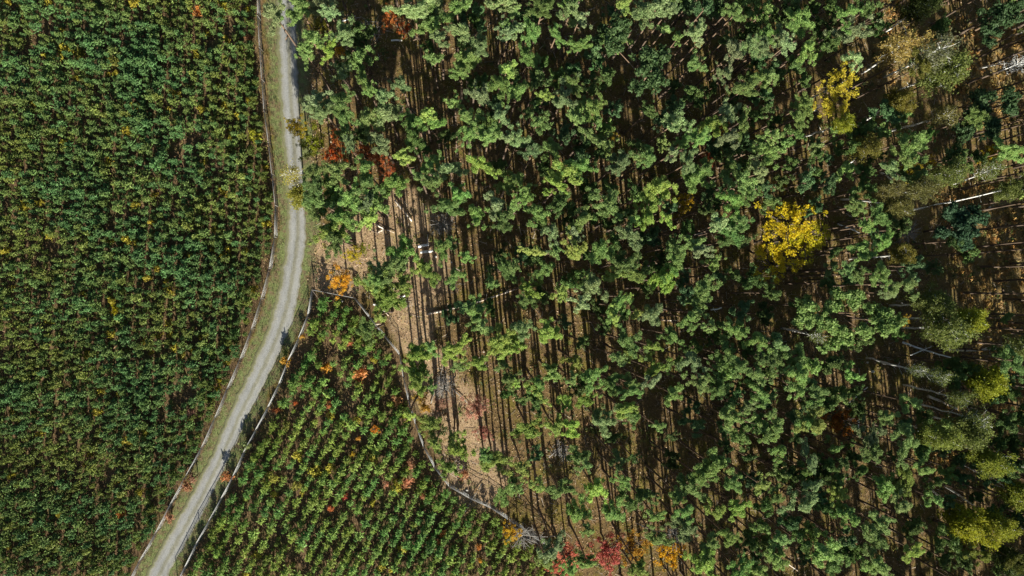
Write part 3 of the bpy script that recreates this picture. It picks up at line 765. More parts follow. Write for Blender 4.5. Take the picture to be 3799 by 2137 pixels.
# ------------------------------------------------------------------ broadleaf trees in autumn colour
ORG, RST, YEL, YGR, RED, PNK = (.56, .21, .05), (.46, .16, .045), (.54, .44, .012), (.20, .23, .015), (.36, .06, .045), (.48, .20, .14)
BROAD = [  # name, base, crown, z, r px, z ratio, colour, label, category
 ("maple_tree", (2800, 900), (2930, 835), 12.5, 135, .42, (.62, .50, .018), "big yellow maple glowing among the green pines, upper half", "maple"),
 ("maple_tree", (2780, 930), (2875, 985), 10.5, 115, .45, (.60, .50, .02), "golden maple joined below the biggest yellow crown", "maple"),
 ("maple_tree", (2850, 900), (2995, 880), 11.5, 108, .45, (.52, .48, .02), "lime-yellow maple beyond the biggest yellow crown", "maple"),
 ("maple_tree", (2230, 1980), (2258, 2052), 7, 72, .8, (.45, .13, .09), "crimson maple at the lower edge of the pines", "maple"),
 ("maple_tree", (2100, 2040), (2115, 2070), 5.5, 58, .7, (.62, .24, .14), "salmon-red maple by the fence end", "maple"),
 ("maple_tree", (2062, 2090), (2072, 2105), 4, 34, .8, (.55, .18, .10), "small salmon maple at the bottom edge", "maple"),
 ("oak_tree", (2330, 1985), (2345, 2030), 7, 58, .7, (.46, .27, .03), "ochre oak beside the crimson maple", "oak"),
 ("oak_tree", (2430, 2010), (2478, 2055), 6.5, 62, .9, (.62, .37, .015), "golden oak beyond the crimson maple", "oak"),
 ("oak_tree", (1295, 545), (1262, 512), 8, 46, .8, ORG, "orange oak touching a green pine near the road", "oak"),
 ("oak_tree", (1265, 590), (1232, 578), 6, 50, .7, (.50, .13, .025), "fiery orange oak lowest in the roadside cluster", "oak"),
 ("oak_tree", (1380, 590), (1358, 570), 6, 50, .7, RST, "rust-orange oak between blue-green pines", "oak"),
 ("oak_tree", (1430, 610), (1408, 586), 5, 34, .7, RST, "darker rust oak beyond the orange pair", "oak"),
 ("oak_tree", (1452, 655), (1440, 640), 4, 34, .6, (.55, .20, .07), "low pinkish-orange oak on bare ground", "oak"),
 ("oak_tree", (1140, 520), (1096, 472), 9, 44, .8, (.38, .30, .02), "yellow oak reaching over the gravel wheel tracks", "oak"),
 ("oak_tree", (1195, 550), (1163, 530), 7, 58, .7, YGR, "yellow-green oak on the road's forest side", "oak"),
 ("oak_tree", (1475, 100), (1452, 68), 8, 40, .8, ORG, "orange oak in the dark glade at the top", "oak"),
 ("oak_tree", (1520, 130), (1502, 112), 5, 28, .7, (.50, .14, .03), "small orange oak beyond the glade oak", "oak"),
 ("oak_tree", (1215, 120), (1185, 85), 8, 42, .8, (.20, .19, .02), "mustard oak under pines near the track's upper end", "oak"),
 ("oak_tree", (1275, 200), (1262, 188), 6, 24, .8, (.50, .30, .02), "tiny amber oak peeping from pines", "oak"),
 ("maple_tree", (1285, 1025), (1268, 1040), 5.5, 50, .7, (.66, .38, .03), "orange-yellow maple just outside the fence corner", "maple"),
 ("maple_tree", (1318, 965), (1308, 945), 6, 30, .8, (.52, .44, .02), "slim yellow maple above the fence corner tree", "maple"),
 ("maple_tree", (1345, 940), (1345, 925), 5, 26, .8, (.26, .28, .03), "little green-yellow maple near the fence corner", "maple"),
 ("rowan_tree", (1640, 1470), (1640, 1490), 4.5, 34, .6, (.38, .23, .15), "faded pink rowan under the pale leafless tree", "rowan"),
 ("rowan_tree", (1770, 1480), (1768, 1512), 6, 56, .6, (.54, .30, .20), "pink rowan standing in the sunlit clearing", "rowan"),
 ("rowan_tree", (1790, 1590), (1795, 1603), 4.5, 33, .7, (.42, .19, .13), "small rose-red rowan below the pink one", "rowan"),
 ("oak_tree", (2490, 790), (2542, 745), 12, 36, 1.1, (.46, .33, .02), "narrow yellow oak between green pines", "oak"),
 ("oak_tree", (2510, 830), (2518, 790), 9, 26, 1.0, (.32, .24, .02), "slim shaded yellow oak at the narrow one's foot", "oak"),
 ("oak_tree", (2600, 590), (2640, 572), 9, 42, .8, (.40, .10, .04), "rusty red oak hemmed in by pines", "oak"),
 ("oak_tree", (2620, 510), (2668, 472), 11, 28, .8, (.55, .40, .02), "yellow tuft oak above the rusty red oak", "oak"),
 ("oak_tree", (2230, 520), (2262, 500), 8, 28, .8, (.36, .28, .03), "small yellow oak by a dark gap", "oak"),
 ("birch_grove_tree", (2980, 380), (3125, 305), 15, 90, .6, (.60, .52, .05), "tall golden tree standing out at the forest's dark side, upper part", "tree"),
 ("birch_grove_tree", (2960, 440), (3080, 378), 14, 66, .6, (.54, .47, .045), "lower golden tree leaning out of the tall one", "tree"),
 ("oak_tree", (3200, 660), (3385, 635), 12, 50, .8, (.42, .34, .02), "yellow oak below the pair of broad evergreens", "oak"),
 ("oak_tree", (3480, 600), (3678, 572), 12, 46, 1.0, (.48, .38, .02), "yellow oak next to the bracken slope", "oak"),
 ("oak_tree", (3330, 625), (3455, 605), 11, 26, .8, (.42, .32, .02), "tiny yellow oak in deep shade", "oak"),
 ("oak_tree", (2960, 640), (2900, 680), 3, 30, .6, (.40, .27, .03), "low yellow oak scrub above the big maple", "oak"),
 ("oak_tree", (3080, 1530), (3118, 1555), 9, 62, .8, (.30, .12, .015), "dark rust oak in the shadow gap", "oak"),
 ("oak_tree", (3340, 1150), (3355, 1190), 8, 24, .8, (.48, .34, .03), "little amber oak between two birches", "oak"),
 ("maple_tree", (3460, 1410), (3672, 1440), 12, 50, .8, (.34, .32, .012), "lemon maple right of the crossed fallen birch".replace("right of", "past"), "maple"),
 ("oak_tree", (3150, 20), (3390, 30), 12, 80, .8, (.12, .12, .02), "dark olive oak at the frame's top edge", "oak"),
 ("oak_tree", (1890, 1960), (1897, 1975), 4.5, 36, .8, (.58, .38, .02), "bright yellow oak against the wedge fence", "oak"),
 ("oak_tree", (1460, 1570), (1392, 1596), 2.2, 17, .9, (.66, .30, .03), "small orange oak standing among plantation rows", "oak"),
]
for i, (nm, b, c, z, r, zr, col, lab, cat) in enumerate(BROAD):
    if nm == "birch_grove_tree": nm = "aspen_tree"; cat = "aspen"
    if nm == "oak_tree" and z < 3 and lab.startswith("small orange oak standing"): b = (1394, 1590)
    R = rpx(r, z) * (1.3 if r < 80 else 1.0)
    leaning_tree(nm, b, c, z, R, R * zr, BROAD_ME[i % 5], col, M_dark if cat != "aspen" else M_birch, lab, cat, "autumn broadleaf trees in the pine forest", .09 + R * .02)

# big spreading evergreens on the darker side: made of several boughs on one crown
def lobed_crown(seed, lobes, leaf=.07):
    """lobes: [(dx, dy, dz, r)] in metres"""
    r = np.random.default_rng(seed); g = Geo(); P, R = [], []
    V, F = tube([(0, 0, -4), (0, 0, -1), (0, 0, 1)], [.2, .14, .05], 6, False); g.add(V, F, 1)
    for (dx, dy, dz, rr) in lobes:
        V, F = tube([(0, 0, -2.5), (dx * .5, dy * .5, dz - 1.2), (dx, dy, dz - .1)], [.1, .07, .025], 5, False); g.add(V, F, 1)
        for _ in range(18):
            d = unit(r.normal(size=3)) * r.uniform(.3, .85) * rr
            P.append((dx + d[0], dy + d[1], dz + d[2] * .5)); R.append(rr * r.uniform(.16, .34))
    P, R = np.array(P), np.array(R)
    V, F = puff_leaves(r, P, R, 62, .27, 1.6, .75, -.4, .7); g.add(V, F, 0)
    return g
BIG = [((3060, 1150), (3120, 1160), 15, [(2990, 1152, 55), (3088, 1118, 60), (3168, 1112, 50), (3059, 1197, 60), (3128, 1247, 58), (3263, 1167, 62), (3288, 1202, 54), (3064, 1290, 32), (2985, 1190, 45), (3200, 1230, 40)], COLS['g'], "big spreading evergreen with a dark hollow in its crown"),
       ((3430, 860), (3560, 835), 14, [(3545, 795, 55), (3620, 805, 60), (3570, 885, 50), (3500, 860, 35), (3590, 840, 60)], (.055, .115, .055), "lone dark evergreen standing against orange bracken"),
       ((2330, 340), (2410, 270), 17, [(2400, 228, 72), (2437, 293, 60), (2372, 320, 44), (2300, 108, 62), (2278, 165, 50), (2470, 200, 42)], (.09, .155, .055), "broad leaning pine with the largest crown of the upper stand"),
       ((3480, 420), (3655, 380), 14, [(3645, 377, 70), (3735, 377, 62), (3670, 477, 58), (3576, 487, 52), (3610, 430, 50)], (.065, .12, .045), "wide soft evergreen between the birch row and bracken"),
       ((3560, 120), (3700, 70), 15, [(3695, 65, 72), (3770, 30, 60), (3670, 130, 50)], (.065, .12, .045), "evergreen in the upper corner over orange bracken")]  # right-edge crowns: vignette darkening put into their low albedo
for i, (b, c, z, lob, col, lab) in enumerate(BIG):
    bw = at(*b); cw = at(*c, z)
    L_ = []
    for (px, py, r) in lob:
        q = at(px, py, z); L_.append((q.x - cw.x, q.y - cw.y, random.uniform(-.6, .6), rpx(r, z)))
    me = lobed_crown(950 + i, L_).mesh("lobed_crown", [M_leaf, M_bark])
    leaning_tree("pine_tree", b, c, z, 1, 1, me, col, M_bark, lab, "pine tree", "broad evergreens of the darker side", .2, rz=0.0)

# ------------------------------------------------------------------ young trees of the two fenced plantations
def rows(poly, ang, step, gap, jit, margin, fence):
    """jittered rows filling a polygon"""
    c, s = math.cos(ang), math.sin(ang)
    out = []
    P = np.array(poly); q = P @ np.array([[c, -s], [s, c]])
    for b in np.arange(q[:, 1].min(), q[:, 1].max(), gap):
        ph = rng.uniform(0, step); st = step * rng.uniform(.94, 1.07); wv = rng.uniform(0, 6.28)
        for a in np.arange(q[:, 0].min() - step, q[:, 0].max(), st):
            out.append((a + ph + rng.normal() * jit, b + .12 * math.sin(a * .35 + wv) + rng.normal() * jit * .8))
    out = np.array(out); X = out[:, 0] * c - out[:, 1] * s; Y = out[:, 0] * s + out[:, 1] * c
    u = (-55 < Y) & (Y < 52) & (X > -85)
    X, Y = X[u], Y[u]
    k = inside(X, Y, poly) & (seg_dist(X, Y, fence) > margin)
    return X[k], Y[k]
def vnoise(X, Y, sc_, seed):
    r = np.random.default_rng(seed); v = np.zeros_like(X)
    for _ in range(7):
        a, b, p = r.normal() * sc_, r.normal() * sc_, r.uniform(0, 6.28); v += np.sin(a * X + b * Y + p)
    return v / 7
wfence_all = np.concatenate([wf[::-1], nf[1:], ef[1:]])
SHRUBS = [  # px, py, radius px, colour, words
 (735, 42, 17, (.55, .22, .05), "orange oak sapling high up among the young pines"), (917, 140, 12, (.42, .22, .10), "tan-orange sapling near the upper part of the roadside fence"),
 (431, 1148, 15, (.50, .46, .02), "lemon yellow birch sapling alone amid the dense young pines"), (943, 508, 22, (.32, .33, .03), "lime-yellow bush against the roadside fence"),
 (290, 212, 24, (.20, .20, .03), "mustard-yellow bramble patch in the upper young pines"), (428, 230, 22, (.17, .18, .035), "olive-yellow bramble patch in the upper young pines"),
 (700, 1800, 22, (.34, .17, .08), "rust-orange bush between the roadside fence and the track"), (725, 1768, 20, (.34, .20, .12), "brownish bush between the roadside fence and the track"),
 (628, 1922, 17, (.38, .20, .11), "salmon-orange bush beside the lower roadside fence"), (446, 1908, 10, (.50, .22, .05), "tiny orange sapling in the lower young pines"),
 (842, 1772, 19, (.55, .26, .10), "orange bush on the wedge fence's track side"), (914, 1648, 20, (.22, .27, .10), "pale green bush on the wedge fence's track side"), (1056, 1300, 16, (.16, .20, .05), "green bush against the wedge fence, shading the track"),
 (711, 1528, 14, (.42, .24, .16), "pinkish-brown sapling near the roadside fence"),
 (1058, 1340, 18, (.52, .30, .04), "amber bush growing through the wedge fence"), (1120, 1252, 12, (.52, .32, .06), "small amber sapling inside the wedge fence"),
 (1208, 1364, 18, (.62, .34, .04), "bright orange oak sapling in the wedge plantation"), (1338, 1392, 26, (.58, .26, .08), "largest orange bush of the wedge plantation"),
 (1296, 1273, 9, (.58, .24, .10), "coral sapling in the upper wedge plantation"), (1227, 1503, 13, (.54, .24, .09), "terracotta sapling midway across the wedge"),
 (1029, 1524, 14, (.52, .20, .07), "red-orange sapling near the wedge's track fence"), (1095, 1497, 8, (.55, .18, .05), "tiny red-orange sapling in the wedge"),
 (1331, 1625, 9, (.58, .32, .05), "little orange sapling below the bright one in the wedge"), (1307, 1681, 12, (.50, .36, .04), "yellow-orange sapling in the middle of the wedge"),
 (1512, 1790, 19, (.58, .28, .14), "long salmon bush in the wedge's lower half"), (1431, 1800, 10, (.58, .30, .18), "pale salmon sapling in the wedge's lower half"),
 (1279, 1841, 11, (.46, .10, .06), "dark red sapling in the lower wedge"), (1224, 1887, 11, (.55, .20, .07), "orange sapling near the wedge's lower centre"),
 (1639, 1984, 15, (.62, .26, .08), "orange pair of saplings low in the wedge"), (1628, 2008, 12, (.60, .28, .09), "orange sapling just under the low orange pair"),
 (1778, 2030, 11, (.58, .26, .06), "orange sapling near the lower end of the wedge fence"), (1785, 2077, 10, (.62, .38, .06), "amber sapling near the bottom edge"),
 (1470, 1485, 20, (.42, .24, .10), "tan-orange bush by the wedge fence bend"), (1525, 1720, 16, (.50, .26, .14), "pinkish tan bush at the wedge fence curve"),
 (1570, 1845, 12, (.50, .26, .13), "brownish pink sapling in the lower wedge"), (1010, 1765, 25, (.30, .30, .05), "lime bush in the left part of the wedge"),
 (1060, 1568, 20, (.24, .26, .06), "pale lime bush near the wedge's track fence"), (1105, 1800, 20, (.30, .29, .06), "pale yellow bush in the wedge"),
 (1552, 1475, 26, (.34, .24, .05), "ochre bush outside the wedge fence"), (1575, 1520, 22, (.40, .25, .04), "orange-ochre bush outside the wedge fence"),
 (1510, 1540, 20, (.22, .28, .02), "vivid lime bush touching the wedge fence"), (1720, 1765, 18, (.46, .24, .12), "tan bush between the fallen tree and the wedge fence"),
 (1610, 1635, 24, (.11, .15, .03), "green bush behind the wedge fence bend"), (1640, 1600, 20, (.07, .10, .03), "dark holly-like bush behind the wedge fence bend"), (1300, 900, 14, (.08, .12, .03), "dark green bush above the slim yellow maple")]
def scatter(X, Y, poly_name, palette, seed, scale, density_hole, max_ind, label_noun, lms, cat, group, road_dir, fence, word_of):
    r = np.random.default_rng(seed)
    hole = vnoise(X, Y, .55, seed) + .5 * vnoise(X, Y, 1.6, seed + 1)
    keep = hole > density_hole
    for (sx, sy, sr, _, _) in SHRUBS:
        q = at(sx, sy, 1.2); keep &= np.hypot(X - q.x, Y - q.y) > .5 + sr / FPX * 100 * .5
    X, Y = X[keep], Y[keep]
    ok = []
    for x, y in zip(X, Y):
        u, v = to_px(x, y, 1.5); ok.append((-60 < u < 3860) and (-60 < v < 2200))
    X, Y = X[np.array(ok)], Y[np.array(ok)]
    tone = vnoise(X, Y, .35, seed + 5)
    S = np.clip(1 + r.normal(size=len(X)) * .2, .55, 1.5) * scale * (1 + .15 * tone)
    cols = []
    for i in range(len(X)):
        t = tone[i] + r.normal() * .33
        c = np.array(palette[0]) * max(0, min(1, .5 + t)) + np.array(palette[1]) * max(0, min(1, .5 - t))
        kind = 0
        if r.random() < .035: c = np.array(palette[2]); kind = 1
        cols.append((np.clip(c * (1 + r.normal() * .13), .01, 1), kind))
    D = seg_dist(X, Y, fence)
    vis = [i for i in range(len(X)) if -5 < to_px(X[i], Y[i], 1.5)[1] < 2142]
    vis.sort(key=lambda i: D[i] - 2.2 * S[i])
    ind = vis[:max_ind]
    bushes = r.random(len(X)) < .06
    G = Geo()
    iset = set(ind)
    items = []
    for i in ind:
        u, v = to_px(X[i], Y[i], 1.5); items.append((u, v, ("tall " if S[i] > 1.1 * scale else "small " if S[i] < .9 * scale else "") + word_of(cols[i])))
    labs = dict(zip(ind, make_labels(items, lms, label_noun, road_dir)))
    for i in range(len(X)):
        rz = r.uniform(0, 6.28); col, kd = cols[i]
        useb = bool(bushes[i]) or kd
        v = int(r.integers(0, 8 if useb else 10))
        sz = (S[i], S[i], S[i] * r.uniform(.85, 1.15) * (.72 if road_dir < 0 else 1))
        if i in iset:
            o = link(bpy.data.objects.new("young_pine" if not useb else "young_bush", (YB_ME if useb else YP_ME)[v]))
            o.location = (X[i], Y[i], -.06); o.rotation_euler = (0, 0, rz); o.scale = sz; o.color = (*col, 1)
            tag(o, labs[i] if not useb else labs[i].replace(label_noun, "leafy bush"), cat if not useb else "bush", group)
        else:
            add_arr(G, (YB if useb else YP)[v], (X[i], Y[i], -.06), rz, sz, col)
    me = npmesh(poly_name, np.concatenate(G.V), np.concatenate(G.F), np.concatenate(G.M), np.concatenate(G.C), [M_leafa, M_dark])
    return link(bpy.data.objects.new(poly_name, me)), len(X)

X, Y = rows(left_poly, math.radians(86), .92, 1.12, .13, .7, lf)
LML = [(f"{ORD[k]} roadside fence post", *to_px(*p[:2], 1.8)) for k, p in enumerate(resample(lf, 4.6)[:24])]
o, nl = scatter(X, Y, "young_pine_plantation", [(.090, .190, .060), (.165, .205, .042), (.32, .28, .03)], 31, .93, -.58, 165, "young pine", LML, "young pine",
                "young pines along the roadside fence", 1, lf, lambda c: "yellowish" if c[1] else ("bluish green" if c[0][2] > .45 * c[0][1] else "grass green"))
tag(o, "dense mass of knee-to-head-high young pines filling the left-side plantation".replace("left-side ", ""), "plantation", kind="stuff")
X, Y = rows(wedge_poly, math.radians(62), 1.0, 1.72, .13, 1.15, wfence_all)
LMW = [(f"{ORD[k]} wedge fence post", *to_px(*p[:2], 2.0)) for k, p in enumerate(resample(wfence_all, 5.2)[:30])]
o, nw = scatter(X, Y, "young_tree_plantation", [(.130, .265, .062), (.235, .310, .055), (.38, .35, .04)], 57, 1.18, -.50, 175, "young pine", LMW, "young pine",
                "young pines inside the wedge-shaped fence", -1, wfence_all, lambda c: "yellowish" if c[1] else ("lime" if c[0][0] > .6 * c[0][1] else "fresh green"))
tag(o, "rows of fresh green young trees filling the wedge between track and forest", "plantation", kind="stuff")
print("young trees", nl, nw)

for i, (px, py, r, col, lab) in enumerate(SHRUBS):
    w = at(px, py, 1.0)
    R = r / FPX * 103 / .75
    root = link(bpy.data.objects.new("autumn_bush", YB_ME[i % 8]))
    root.location = (w.x, w.y, -.05); s = R / .75; root.scale = (s, s, min(1.3, .75 + s * .35)); root.rotation_euler = (0, 0, i * 1.3)
    root.color = (*col, 1)
    tag(root, lab, "bush", "coloured bushes among the young trees")

# ------------------------------------------------------------------ fences
def box(G, p, q, w, h):
    """bar from p to q with a rectangular section"""
    p, q = np.array(p, float), np.array(q, float)
    d = unit(q - p); u = np.cross(d, (0, 0, 1.0) if abs(d[2]) < .9 else (1.0, 0, 0)); u = unit(u); v = np.cross(d, u)
    c = [p + u * a * w / 2 + v * b * h / 2 for a, b in ((-1, -1), (1, -1), (1, 1), (-1, 1))] + [q + u * a * w / 2 + v * b * h / 2 for a, b in ((-1, -1), (1, -1), (1, 1), (-1, 1))]
    G.add(c, [[3, 2, 1, 0], [4, 5, 6, 7], [0, 1, 5, 4], [1, 2, 6, 5], [2, 3, 7, 6], [3, 0, 4, 7]])
def fence(path, H, step, label, rail, rail_m, post_m, mesh_w, braces=()):
    root = empty("wire_fence", (path[0][0], path[0][1], 0)); o0 = np.array([path[0][0], path[0][1], 0])
    tag(root, label, "fence", "wire game fences along the plantations")
    P = resample(path, step)
    tops = []
    for i, (x, y) in enumerate(P):
        g = Geo(); lx, ly = rng.normal(size=2) * .03
        hh = H + rng.uniform(0, .12)
        b = np.array([x, y, -.1]) - o0; t = np.array([x + lx, y + ly, hh]) - o0
        V, F = tube([b, (b + t) / 2, t], [.065, .055, .05], 8); g.add(V, F)
        link(bpy.data.objects.new("post", g.mesh("post", [post_m])), root)
        tops.append(np.array([x + lx, y + ly, H]) - o0)
    if rail:
        for z, rr in ((H - .03, rail), (H * .80, rail * .8)):
            for a, b in zip(tops[:-1], tops[1:]):
                g = Geo(); A = a * [1, 1, 0] + [0, 0, z]; B = b * [1, 1, 0] + [0, 0, z]; m_ = (A + B) / 2 + [0, 0, -.03]
                V, F = tube([A, m_, B], [rr, rr * .9, rr * .8], 6); g.add(V, F)
                link(bpy.data.objects.new("rail", g.mesh("rail", [rail_m])), root)
                if len(root.children) > 190: break
    for (i, dx, dy) in braces:
        g = Geo(); V, F = tube([tops[i] + [0, 0, -.2], tops[i] * [1, 1, 0] + [dx, dy, .05]], [.05, .05], 6); g.add(V, F)
        link(bpy.data.objects.new("brace", g.mesh("brace", [post_m])), root)
    g = Geo()
    for z in np.linspace(.08, H - .04, 11):
        for a, b in zip(tops[:-1], tops[1:]):
            box(g, a * [1, 1, 0] + [0, 0, z], b * [1, 1, 0] + [0, 0, z], mesh_w, mesh_w)
    Q = resample(P, .16)
    for (x, y) in Q:
        box(g, (x - o0[0], y - o0[1], .05), (x - o0[0], y - o0[1], H - .05), mesh_w, mesh_w)
    link(bpy.data.objects.new("wire_mesh", g.mesh("wire_mesh", [M_wire])), root)
    return root
fence(lf, FH_L, 4.6, "long thin wire fence between the dense young pines and the gravel track", 0.028, M_rail, M_grey, .009)
fence(wf, FH_W, 3.6, "railed wire fence between the gravel track and the wedge plantation", .042, M_rail, M_dark, .012, ((0, .6, -1.3),))
fence(nf, FH_W, 3.3, "short fence closing the wedge plantation's upper end", .042, M_rail, M_dark, .012, ((0, 1.6, -.35),))
fence(ef, FH_W, 3.7, "railed wire fence between the wedge plantation and the pines", .042, M_rail, M_dark, .012)

# ------------------------------------------------------------------ lying wood and stones on the forest floor
def log(p, q, r0, r1, m, name, label, cat, group, bend=.15, z=None, stubs=4):
    a = at(*p); b = at(*q)
    root_loc = a.copy(); d = np.array([b.x - a.x, b.y - a.y, 0]); L = np.linalg.norm(d)
    n = max(4, int(L / 1.0)); ts = np.linspace(0, 1, n + 1)
    nrm = np.array([-d[1], d[0], 0]) / max(L, 1e-6)
    P = np.array([d * t + nrm * (math.sin(t * 5 + L) * bend * .5 + rng.normal() * .02) + [0, 0, (r0 if z is None else z) + rng.normal() * .015] for t in ts])
    g = Geo(); V, F = tube(P, np.linspace(r0, r1, n + 1), 8); g.add(V, F)
    for k in range(stubs):
        t = random.uniform(.3, .95); s = P[int(t * n)]; an = random.uniform(0, 6.28)
        V, F = tube([s, s + np.array([math.cos(an), math.sin(an), .35]) * random.uniform(.25, .9)], [r1 * .45, .01], 5); g.add(V, F)
    o = link(bpy.data.objects.new(name, g.mesh(name, [m]))); o.location = (a.x, a.y, 0)
    tag(o, label, cat, group)
LG = "fallen trunks on the forest floor"
log((1583, 1171), (1925, 1072), .17, .09, M_log, "fallen_log", "long pale log lying across the sunlit pine floor", "log", LG, .35, stubs=3)
log((1552, 915), (1590, 908), .22, .19, M_birch, "cut_log", "upper white log of the pair under the dead grey crown", "log", LG, 0, .42, 0)
log((1560, 937), (1607, 931), .21, .19, M_birch, "cut_log", "lower white log of the pair under the dead grey crown", "log", LG, 0, .42, 0)
log((1586, 870), (1589, 922), .11, .10, M_log, "cut_log", "thin reddish log touching the white log pair", "log", LG, 0, None, 0)
log((1395, 832), (1462, 866), .13, .06, M_log, "fallen_log", "pinkish fallen log left of the sunlit gap".replace("left of", "in"), "log", LG)
log((1402, 866), (1425, 846), .09, .05, M_log, "fallen_log", "short branch crossing the pinkish fallen log", "log", LG)
log((1465, 742), (1528, 822), .15, .10, M_log, "fallen_log", "orange-barked leaning log in the trunk shadows", "log", LG, .1, .3)
log((1388, 1203), (1428, 1199), .10, .08, M_log, "fallen_log", "short reddish pole lying across the wedge fence", "log", LG, 0, .3, 0)
log((1412, 1140), (1442, 1172), .10, .08, M_log, "fallen_log", "thin log just outside the wedge fence", "log", LG, 0, None, 0)
log((1428, 1152), (1440, 1143), .17, .15, M_birch, "cut_log", "stubby white log at the thin log's end", "log", LG, 0, .2, 0)
log((1385, 1128), (1400, 1134), .16, .13, M_birch, "cut_log", "stubby white log under the yellow-green pine", "log", LG, 0, .2, 0)
log((1484, 1105), (1510, 1092), .14, .12, M_birch, "cut_log", "pale log end showing beneath a pine", "log", LG, 0, .2, 0)
log((1454, 1070), (1470, 1066), .18, .15, M_birch, "cut_log", "small white log beneath the pale pine crown", "log", LG, 0, .2, 0)
log((3342, 1268), (3540, 1335), .16, .08, M_birch, "fallen_birch", "thick fallen birch, longest white trunk lying on the ground", "log", LG, .2, .5)
log((3368, 1316), (3445, 1285), .10, .06, M_birch, "fallen_birch", "thin white branch crossing the thick fallen birch", "log", LG, .1, .7, 2)
log((3435, 1467), (3545, 1515), .22, .15, M_log, "fallen_log", "thick brown-white fallen trunk in the lower birches", "log", LG, .1, .4)
log((3140, 1495), (3215, 1435), .11, .06, M_birch, "fallen_birch", "thin white trunk slanting above the dark rust oak", "log", LG, .1, .4)
log((3184, 1540), (3180, 1600), .12, .09, M_birch, "fallen_birch", "short white trunk beside the dark rust oak", "log", LG, .1, .3)
log((3105, 830), (3190, 868), .12, .07, M_birch, "fallen_birch", "white fallen branch below the big yellow maple's far side", "log", LG, .1, .3)
log((2894, 1218), (3050, 1252), .13, .08, M_grey, "fallen_log", "bluish grey log beneath the big spreading evergreen", "log", LG, .1, .3)
log((2375, 990), (2455, 978), .12, .08, M_log, "fallen_log", "pinkish log between pines in mid stand", "log", LG, .1, .5)
log((2570, 872), (2630, 858), .11, .08, M_log, "fallen_log", "short log showing between two mid-stand pines", "log", LG, .1, .5)
log((2450, 1186), (2515, 1190), .12, .07, M_log, "fallen_log", "reddish log in the shaded middle of the stand", "log", LG, .1, .3)
log((2635, 1150), (2675, 1142), .13, .09, M_birch, "fallen_birch", "white trunk piece at the dark gap's rim", "log", LG, .1, .3)
log((1452, 152), (1492, 152), .12, .10, M_birch, "cut_log", "bright white log in the dark upper glade", "log", LG, 0, .3, 0)
log((1272, 83), (1320, 62), .09, .05, M_birch, "fallen_birch", "thin white branch in the upper dark glade", "log", LG, .1, .3)
log((2035, 1695), (2082, 1652), .10, .06, M_grey, "fallen_log", "grey pole poking from the brushwood heap", "log", LG, .1, .3)
log((1722, 1900), (1790, 1790), .08, .05, M_grey, "fallen_log", "thin grey pole below the sunlit clearing", "log", LG, .1, .2)
log((1920, 1960), (2015, 2030), .10, .06, M_grey, "fallen_log", "grey pole at the fence end", "log", LG, .1, .3)
log((1600, 1500), (1650, 1330), .07, .04, M_grey, "fallen_log", "slender grey pole under the pale leafless tree", "log", LG, .2, .2)
log((1680, 1440), (1740, 1500), .09, .05, M_grey, "fallen_log", "pale pole between the leafless tree and the pink rowan", "log", LG, .1, .2)
log((2790, 1990), (2960, 2120), .16, .08, M_log, "fallen_log", "dark fallen trunk near the bottom edge", "log", LG, .1, .4)
def heap(px, py, n, spread, lab, m=M_grey):
    a = at(px, py); g = Geo()
    for k in range(n):
        an = random.uniform(0, 6.28); c = np.array([rng.normal() * spread * .6, rng.normal() * spread * .6, random.uniform(.05, .5)]); l = random.uniform(1.0, 2.2) * spread ** .5
        d = np.array([math.cos(an) * l, math.sin(an) * l, rng.normal() * .15])
        V, F = tube([c - d * .5, c + rng.normal(size=3) * .05, c + d * .5], [.035, .028, .012], 5); g.add(V, F)
    o = link(bpy.data.objects.new("brushwood_heap", g.mesh("brushwood_heap", [m]))); o.location = (a.x, a.y, 0)
    tag(o, lab, "brushwood", "heaps of cut branches")
heap(2085, 1670, 46, 1.1, "grey heap of branches in the lower middle of the stand")
heap(1678, 1068, 34, .7, "dark tangle of branches above the long pale log", M_dark)
heap(1648, 1405, 40, 1.0, "pale branch litter around the leafless tree")
heap(1700, 1745, 30, .9, "pale root and branch tangle by the wedge fence curve", M_log)
heap(1960, 1990, 60, 1.5, "spread of grey twigs at the fence end")
heap(1375, 110, 26, 1.2, "faint twigs in the dark upper glade")
heap(1500, 1125, 20, .7, "loose twigs beside the pale pine crown")
def stone(px, py, s, lab):
    r = np.random.default_rng(int(px)); a = at(px, py); k = 8; g = Geo()
    rad = r.uniform(.75, 1.15, (4, k)); V = []
    for i, (z, q) in enumerate(((-.1, .8), (.25, 1.0), (.55, .75), (.7, .3))):
        for j in range(k): t = 6.283 * j / k; V.append((math.cos(t) * q * rad[i, j] * s, math.sin(t) * q * rad[i, j] * s * .8, z * s))
    F = [[i * k + j, i * k + (j + 1) % k, (i + 1) * k + (j + 1) % k, (i + 1) * k + j] for i in range(3) for j in range(k)] + [[24, 25, 26, 27], [24, 27, 28, 29], [24, 29, 30, 31]]
    g.add(V, F); o = link(bpy.data.objects.new("stone", g.mesh("stone", [M_stone]))); o.location = (a.x, a.y, 0)
    tag(o, lab, "stone", "pale stones on the forest floor")
for x, y, s, l in ((1505, 1337, .18, "white stone at the edge of the sunlit sand patch"), (1617, 952, .2, "pale stone just below the white log pair"), (1675, 973, .16, "pale stone near the orange-lit trunks"),
                   (3238, 1378, .32, "white stone on the floor under the birches"), (3218, 1345, .22, "smaller white stone above the one under the birches"), (2026, 1585, .2, "pale stone beside a pine foot in the lower stand"),
                   (1733, 1818, .22, "white stone behind the wedge fence"), (1796, 1305, .16, "pale stone in the lower clearing's rim"), (1270, 1118, .22, "grey stone inside the wedge's upper end"), (3670, 770, .3, "white stone on the bracken slope")):
    stone(x, y, s, l)

